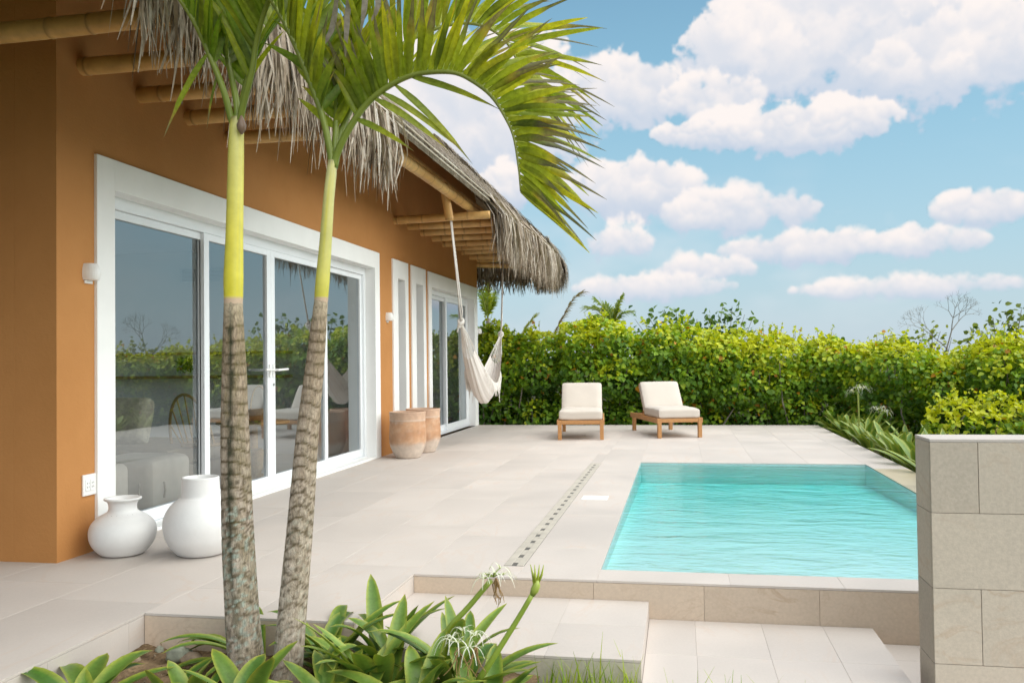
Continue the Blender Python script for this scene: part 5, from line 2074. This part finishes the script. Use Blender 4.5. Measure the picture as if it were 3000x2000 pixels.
# bigger leaved shrub above the hedge top
def branchy(name, label, cat, base, tips, leaf_n, size, C1, C2, seed, loc, rad=.02, spread=.09, group=None, narrow=1.0):
    t = thing(name, label, cat, loc, group=group)
    rnd = random.Random(seed)
    m_ = MB()
    P, N = [], []
    for tip in tips:
        b, e = Vector(base), Vector(tip)
        midp = b.lerp(e, .55)+Vector((rnd.uniform(-.15, .15), rnd.uniform(-.1, .1), rnd.uniform(.0, .12)))
        pts = catmull([b, midp, e], 9)
        m_.tube(pts, list(np.linspace(rad, rad*.2, 9)), 5)
        for k in range(leaf_n):
            u = rnd.uniform(.45, 1)
            i_ = min(7, int(u*8))
            p_ = pts[i_].lerp(pts[i_+1], u*8-i_)+Vector((rnd.gauss(0, spread), rnd.gauss(0, spread), rnd.gauss(0, spread)))
            P.append(p_)
            N.append(Vector((rnd.uniform(-1, 1), rnd.uniform(-1, .2), rnd.uniform(-.1, .6))).normalized())
    m_.build('branch', 'bark_grey', t)
    P, N = np.array(P), np.array(N)
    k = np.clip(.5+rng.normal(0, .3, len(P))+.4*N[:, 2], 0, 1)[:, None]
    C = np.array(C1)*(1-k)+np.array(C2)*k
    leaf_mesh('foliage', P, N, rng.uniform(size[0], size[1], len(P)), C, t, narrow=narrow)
    return t


branchy('leafy_shrub', 'darker big leaved shrub rising above the hedge behind the right lounger', 'shrub', (4.1, 17.7, -.3),
        [(2.75, 17.6, 1.95), (3.0, 17.6, 2.05), (3.3, 17.7, 2.12), (3.55, 17.5, 2.10), (3.75, 17.6, 2.05), (3.95, 17.5, 1.92), (4.2, 17.6, 2.0), (4.45, 17.5, 2.17), (4.62, 17.5, 2.15), (4.85, 17.5, 1.98), (4.98, 17.5, 1.86), (4.9, 17.5, 1.55), (4.5, 17.5, 1.7), (3.4, 17.5, 1.8), (4.1, 17.4, 1.65), (3.7, 17.4, 1.75)], 60, (.09, .15), (.04, .10, .02), (.17, .28, .03), 61, (4.1, 17.7, -.3), spread=.11)
branchy('leafy_tree', 'round leafy tree at the right edge above the hedge', 'tree', (9.8, 18.2, -.3),
        [(9.0, 18.2, 1.45), (9.2, 18.1, 1.65), (9.45, 18.1, 1.85), (9.7, 18.2, 1.98), (9.95, 18.1, 2.0), (10.2, 18.1, 1.95), (10.4, 18.1, 1.8), (10.6, 18.2, 1.7), (9.6, 18.0, 1.6), (10.0, 18.0, 1.6), (10.4, 18, 1.5), (9.3, 18, 1.4), (10.7, 18, 1.95), (11.0, 18, 1.8)], 80, (.08, .14), (.04, .085, .014), (.24, .30, .025), 62, (9.8, 18.2, -.3), .03, .13)
branchy('leafy_bush', 'ragged yellow green bush on the hedge line left of the bare tree', 'shrub', (8.2, 18.6, -.3),
        [(7.5, 18.4, 1.45), (7.75, 18.4, 1.6), (8.0, 18.4, 1.55), (8.3, 18.4, 1.68), (8.6, 18.4, 1.62), (8.8, 18.4, 1.5), (8.45, 18.3, 1.72)], 45, (.07, .12), (.10, .16, .02), (.32, .36, .03), 63, (8.2, 18.6, -.3), .02, .10)
branchy('leafy_bush', 'thin upright sprig of leaves on the hedge line at mid right', 'shrub', (6.45, 17.5, -.3), [(6.45, 17.4, 1.62), (6.3, 17.4, 1.52)], 30, (.06, .10), (.05, .12, .02), (.16, .25, .03), 64, (6.45, 17.5, -.3), .012, .05)

# bare branching tree
bt = thing('bare_tree', 'leafless grey tree with fine spreading branches above the right hedge', 'tree', (9.15, 20, -.3))
mb = MB()
rnd = random.Random(19)
def grow(p, d, L, r, depth):
    if depth == 0:
        return
    q = p+d*L
    mid = p.lerp(q, .5)+Vector((rnd.uniform(-.05, .05), rnd.uniform(-.05, .05), rnd.uniform(-.02, .04)))*L
    mb.tube([p, mid, q], [r, r*.85, r*.7], 5 if depth > 3 else 3, cap=False)
    n = 2 if depth > 1 else 2
    if rnd.random() < .35:
        n += 1
    for k in range(n):
        a = (k-(n-1)/2)*rnd.uniform(.55, .95)+rnd.uniform(-.2, .2)
        nd = Matrix.Rotation(a, 3, 'Y') @ d
        nd = (nd+Vector((rnd.uniform(-.1, .1), rnd.uniform(-.35, .35), .10))).normalized()
        grow(q, nd, L*rnd.uniform(.68, .86), r*.68, depth-1)
m2 = MB().tube([(9.15, 20, -.35), (9.13, 20, .6), (9.15, 20, 1.32)], [.035, .028, .022], 8)
m2.build('trunk', 'bark_grey', bt)
grow(Vector((9.15, 20, 1.30)), Vector((.28, 0, 1)).normalized(), .38, .017, 6)
grow(Vector((9.15, 20, 1.30)), Vector((-.75, 0, .7)).normalized(), .34, .013, 6)
mb.build('branch', 'bark_grey', bt)

# tall grass tuft at the right edge
tg = thing('grass_tuft', 'tuft of long arching grass blades at the right edge by the hedge', 'grass', (8.35, 12.9, -.2))
for i in range(70):
    a = rnd.uniform(0, 6.28)
    L = rnd.uniform(.7, 1.25)
    d = Vector((math.cos(a), math.sin(a)*.5, 0))
    e = rnd.uniform(.9, 1.4)
    p_ = Vector((8.35+rnd.uniform(-.08, .08), 12.9+rnd.uniform(-.08, .08), -.1))
    vv = []
    for k in range(8):
        u = k/7
        w = .010*(1-u*.9)
        vv += [p_+Vector((-w, 0, 0)), p_+Vector((w, 0, 0))]
        p_ = p_+(d*math.cos(e)+Vector((0, 0, math.sin(e))))*L/7
        e -= rnd.uniform(.1, .28)
    MB().add(vv, [(2*k, 2*k+1, 2*k+3, 2*k+2) for k in range(7)], [lerp((.12, .19, .03), (.30, .33, .08), rnd.random())]*16).build('blade', 'grass', tg)

# lilies along the right edge of the deck
labs = ['farthest lily of the row along the deck edge', 'second farthest lily of the row along the deck edge', 'lily of the edge row below the far white flowers', 'lily of the edge row just nearer than the far white flowers', 'middle lily of the row along the deck edge', 'lily of the edge row halfway between the middle and the garden wall', 'lily of the edge row second from the garden wall', 'lily of the edge row with broad leaves touching the garden wall', 'lily of the edge row mostly hidden behind the garden wall']
rowp = [(6.10, 15.2), (6.12, 14.3), (6.15, 13.4), (6.08, 12.5), (6.12, 11.6), (6.08, 10.8), (6.10, 10.0), (6.12, 9.2), (6.1, 8.4)]
for i, ((x, y), lb) in enumerate(zip(rowp, labs)):
    tl = lily_clump(x, y, -.16, 15, (.42, .60) if i < 5 else (.45, .68), (.034, .05), lb, 80+i, el=(.75, 1.4), tone=.42, bend=(.1, .7), group='lilies along the deck edge')
    if i == 2:
        for (dx, dz, n_) in ((-.05, .62, 6), (.25, .34, 6)):
            s_ = MB().tube([(x+dx*.5, y, .1), (x+dx, y-.1, dz)], .012, 8, cols=[(.3, .36, .08)]*2).build('flower_stalk', 'crownshaft', tl)
            flower(s_, Vector((x+dx, y-.1, dz+.02)), n_, .22, rf_, .35)
for x, y, lb in ((6.55, 14.6, 'lily in the second line behind the far end of the edge row'), (6.6, 12.9, 'lily in the second line behind the middle of the edge row'), (6.6, 11.2, 'lily in the second line behind the near end of the edge row')):
    lily_clump(x, y, -.18, 12, (.4, .58), (.03, .045), lb, int(y*7), el=(.7, 1.35), tone=.3, bend=(.1, .7), group='lilies along the deck edge')

# far palms
def far_palm(label, base, top, fr, seed, dead=()):
    t = thing('far_palm', label, 'palm tree', base, group='palms beyond the hedge')
    MB().tube([base, Vector(base).lerp(Vector(top), .5)+Vector((.03, 0, 0)), top], [.07, .06, .05], 8, cols=[(.2, .17, .13)]*3).build('trunk', 'palm_trunk', t)
    for i, (dx, dz, L) in enumerate(fr):
        b = Vector(top)
        e = b+Vector((dx, rnd.uniform(-.3, .3), dz))
        m_ = b.lerp(e, .5)+Vector((0, 0, .16*abs(dx)+.05))
        f_ = frond(t, [b, m_, e], 26, L, .022, seed+i, outward=(0, -.3, 1), a_t=.75, a_n=.15, a_s=.65, start=.12, droop=.35, yellow=.15 if i % 3 else .4, dry=.05, rr=(.02, .005), joined=True)
    return t


far_palm('small distant palm seen under the far eave', (-1.66, 24, -.4), (-1.62, 24, 2.35), [(.05, .95, .34), (-.18, .75, .34), (.2, .7, .34), (-.1, .5, .3), (.15, .45, .3)], 200)
far_palm('wind-blown distant palm above the hedge between the eave and the right lounger', (1.9, 24, -.4), (1.85, 24, 2.05), [(-.75, .55, .42), (-.45, .72, .45), (-.2, .6, .4), (.28, .85, .25), (.5, .4, .35), (-.9, .15, .4), (.15, .45, .4)], 220)
dp = thing('dead_frond', 'dry brown palm frond poking up above the hedge left of the distant palm', 'palm frond', (.4, 22, 1.6))
P_ = catmull([(.38, 22, 1.55), (.62, 22, 2.0), (.98, 22, 2.62), (1.22, 22, 2.83)], 30)
MB().tube(P_, list(np.linspace(.022, .005, 30)), 6, cols=[(.26, .18, .12)]*30).build('midrib', 'palm_leaflet', dp)
for i in range(6, 30):
    for sd in (-1, 1):
        T = (P_[min(29, i+1)]-P_[i-1]).normalized()
        d = T*.9+Vector((sd*.25, rnd.uniform(-.4, .4), -.15 if sd > 0 else .12))
        leaflet(dp, P_[i], d, rnd.uniform(.16, .3), .012, T, .4, (.25, .17, .11), (.33, .25, .18), 0, rnd)
dp2 = thing('young_frond', 'pale yellow green palm frond tip rising from the hedge left of the dry frond', 'palm frond', (.1, 20, 1.4))
P_ = catmull([(.0, 20, 1.5), (.12, 20, 1.85), (.36, 20, 2.18)], 20)
MB().tube(P_, list(np.linspace(.018, .004, 20)), 6, cols=[(.34, .33, .06)]*20).build('midrib', 'palm_leaflet', dp2)
for i in range(4, 20):
    for sd in (-1, 1):
        T = (P_[min(19, i+1)]-P_[i-1]).normalized()
        leaflet(dp2, P_[i], T*.9+Vector((sd*.3, rnd.uniform(-.3, .3), .05)), rnd.uniform(.12, .22), .012, T, .3, (.24, .28, .03), (.42, .40, .06), .05, rnd)
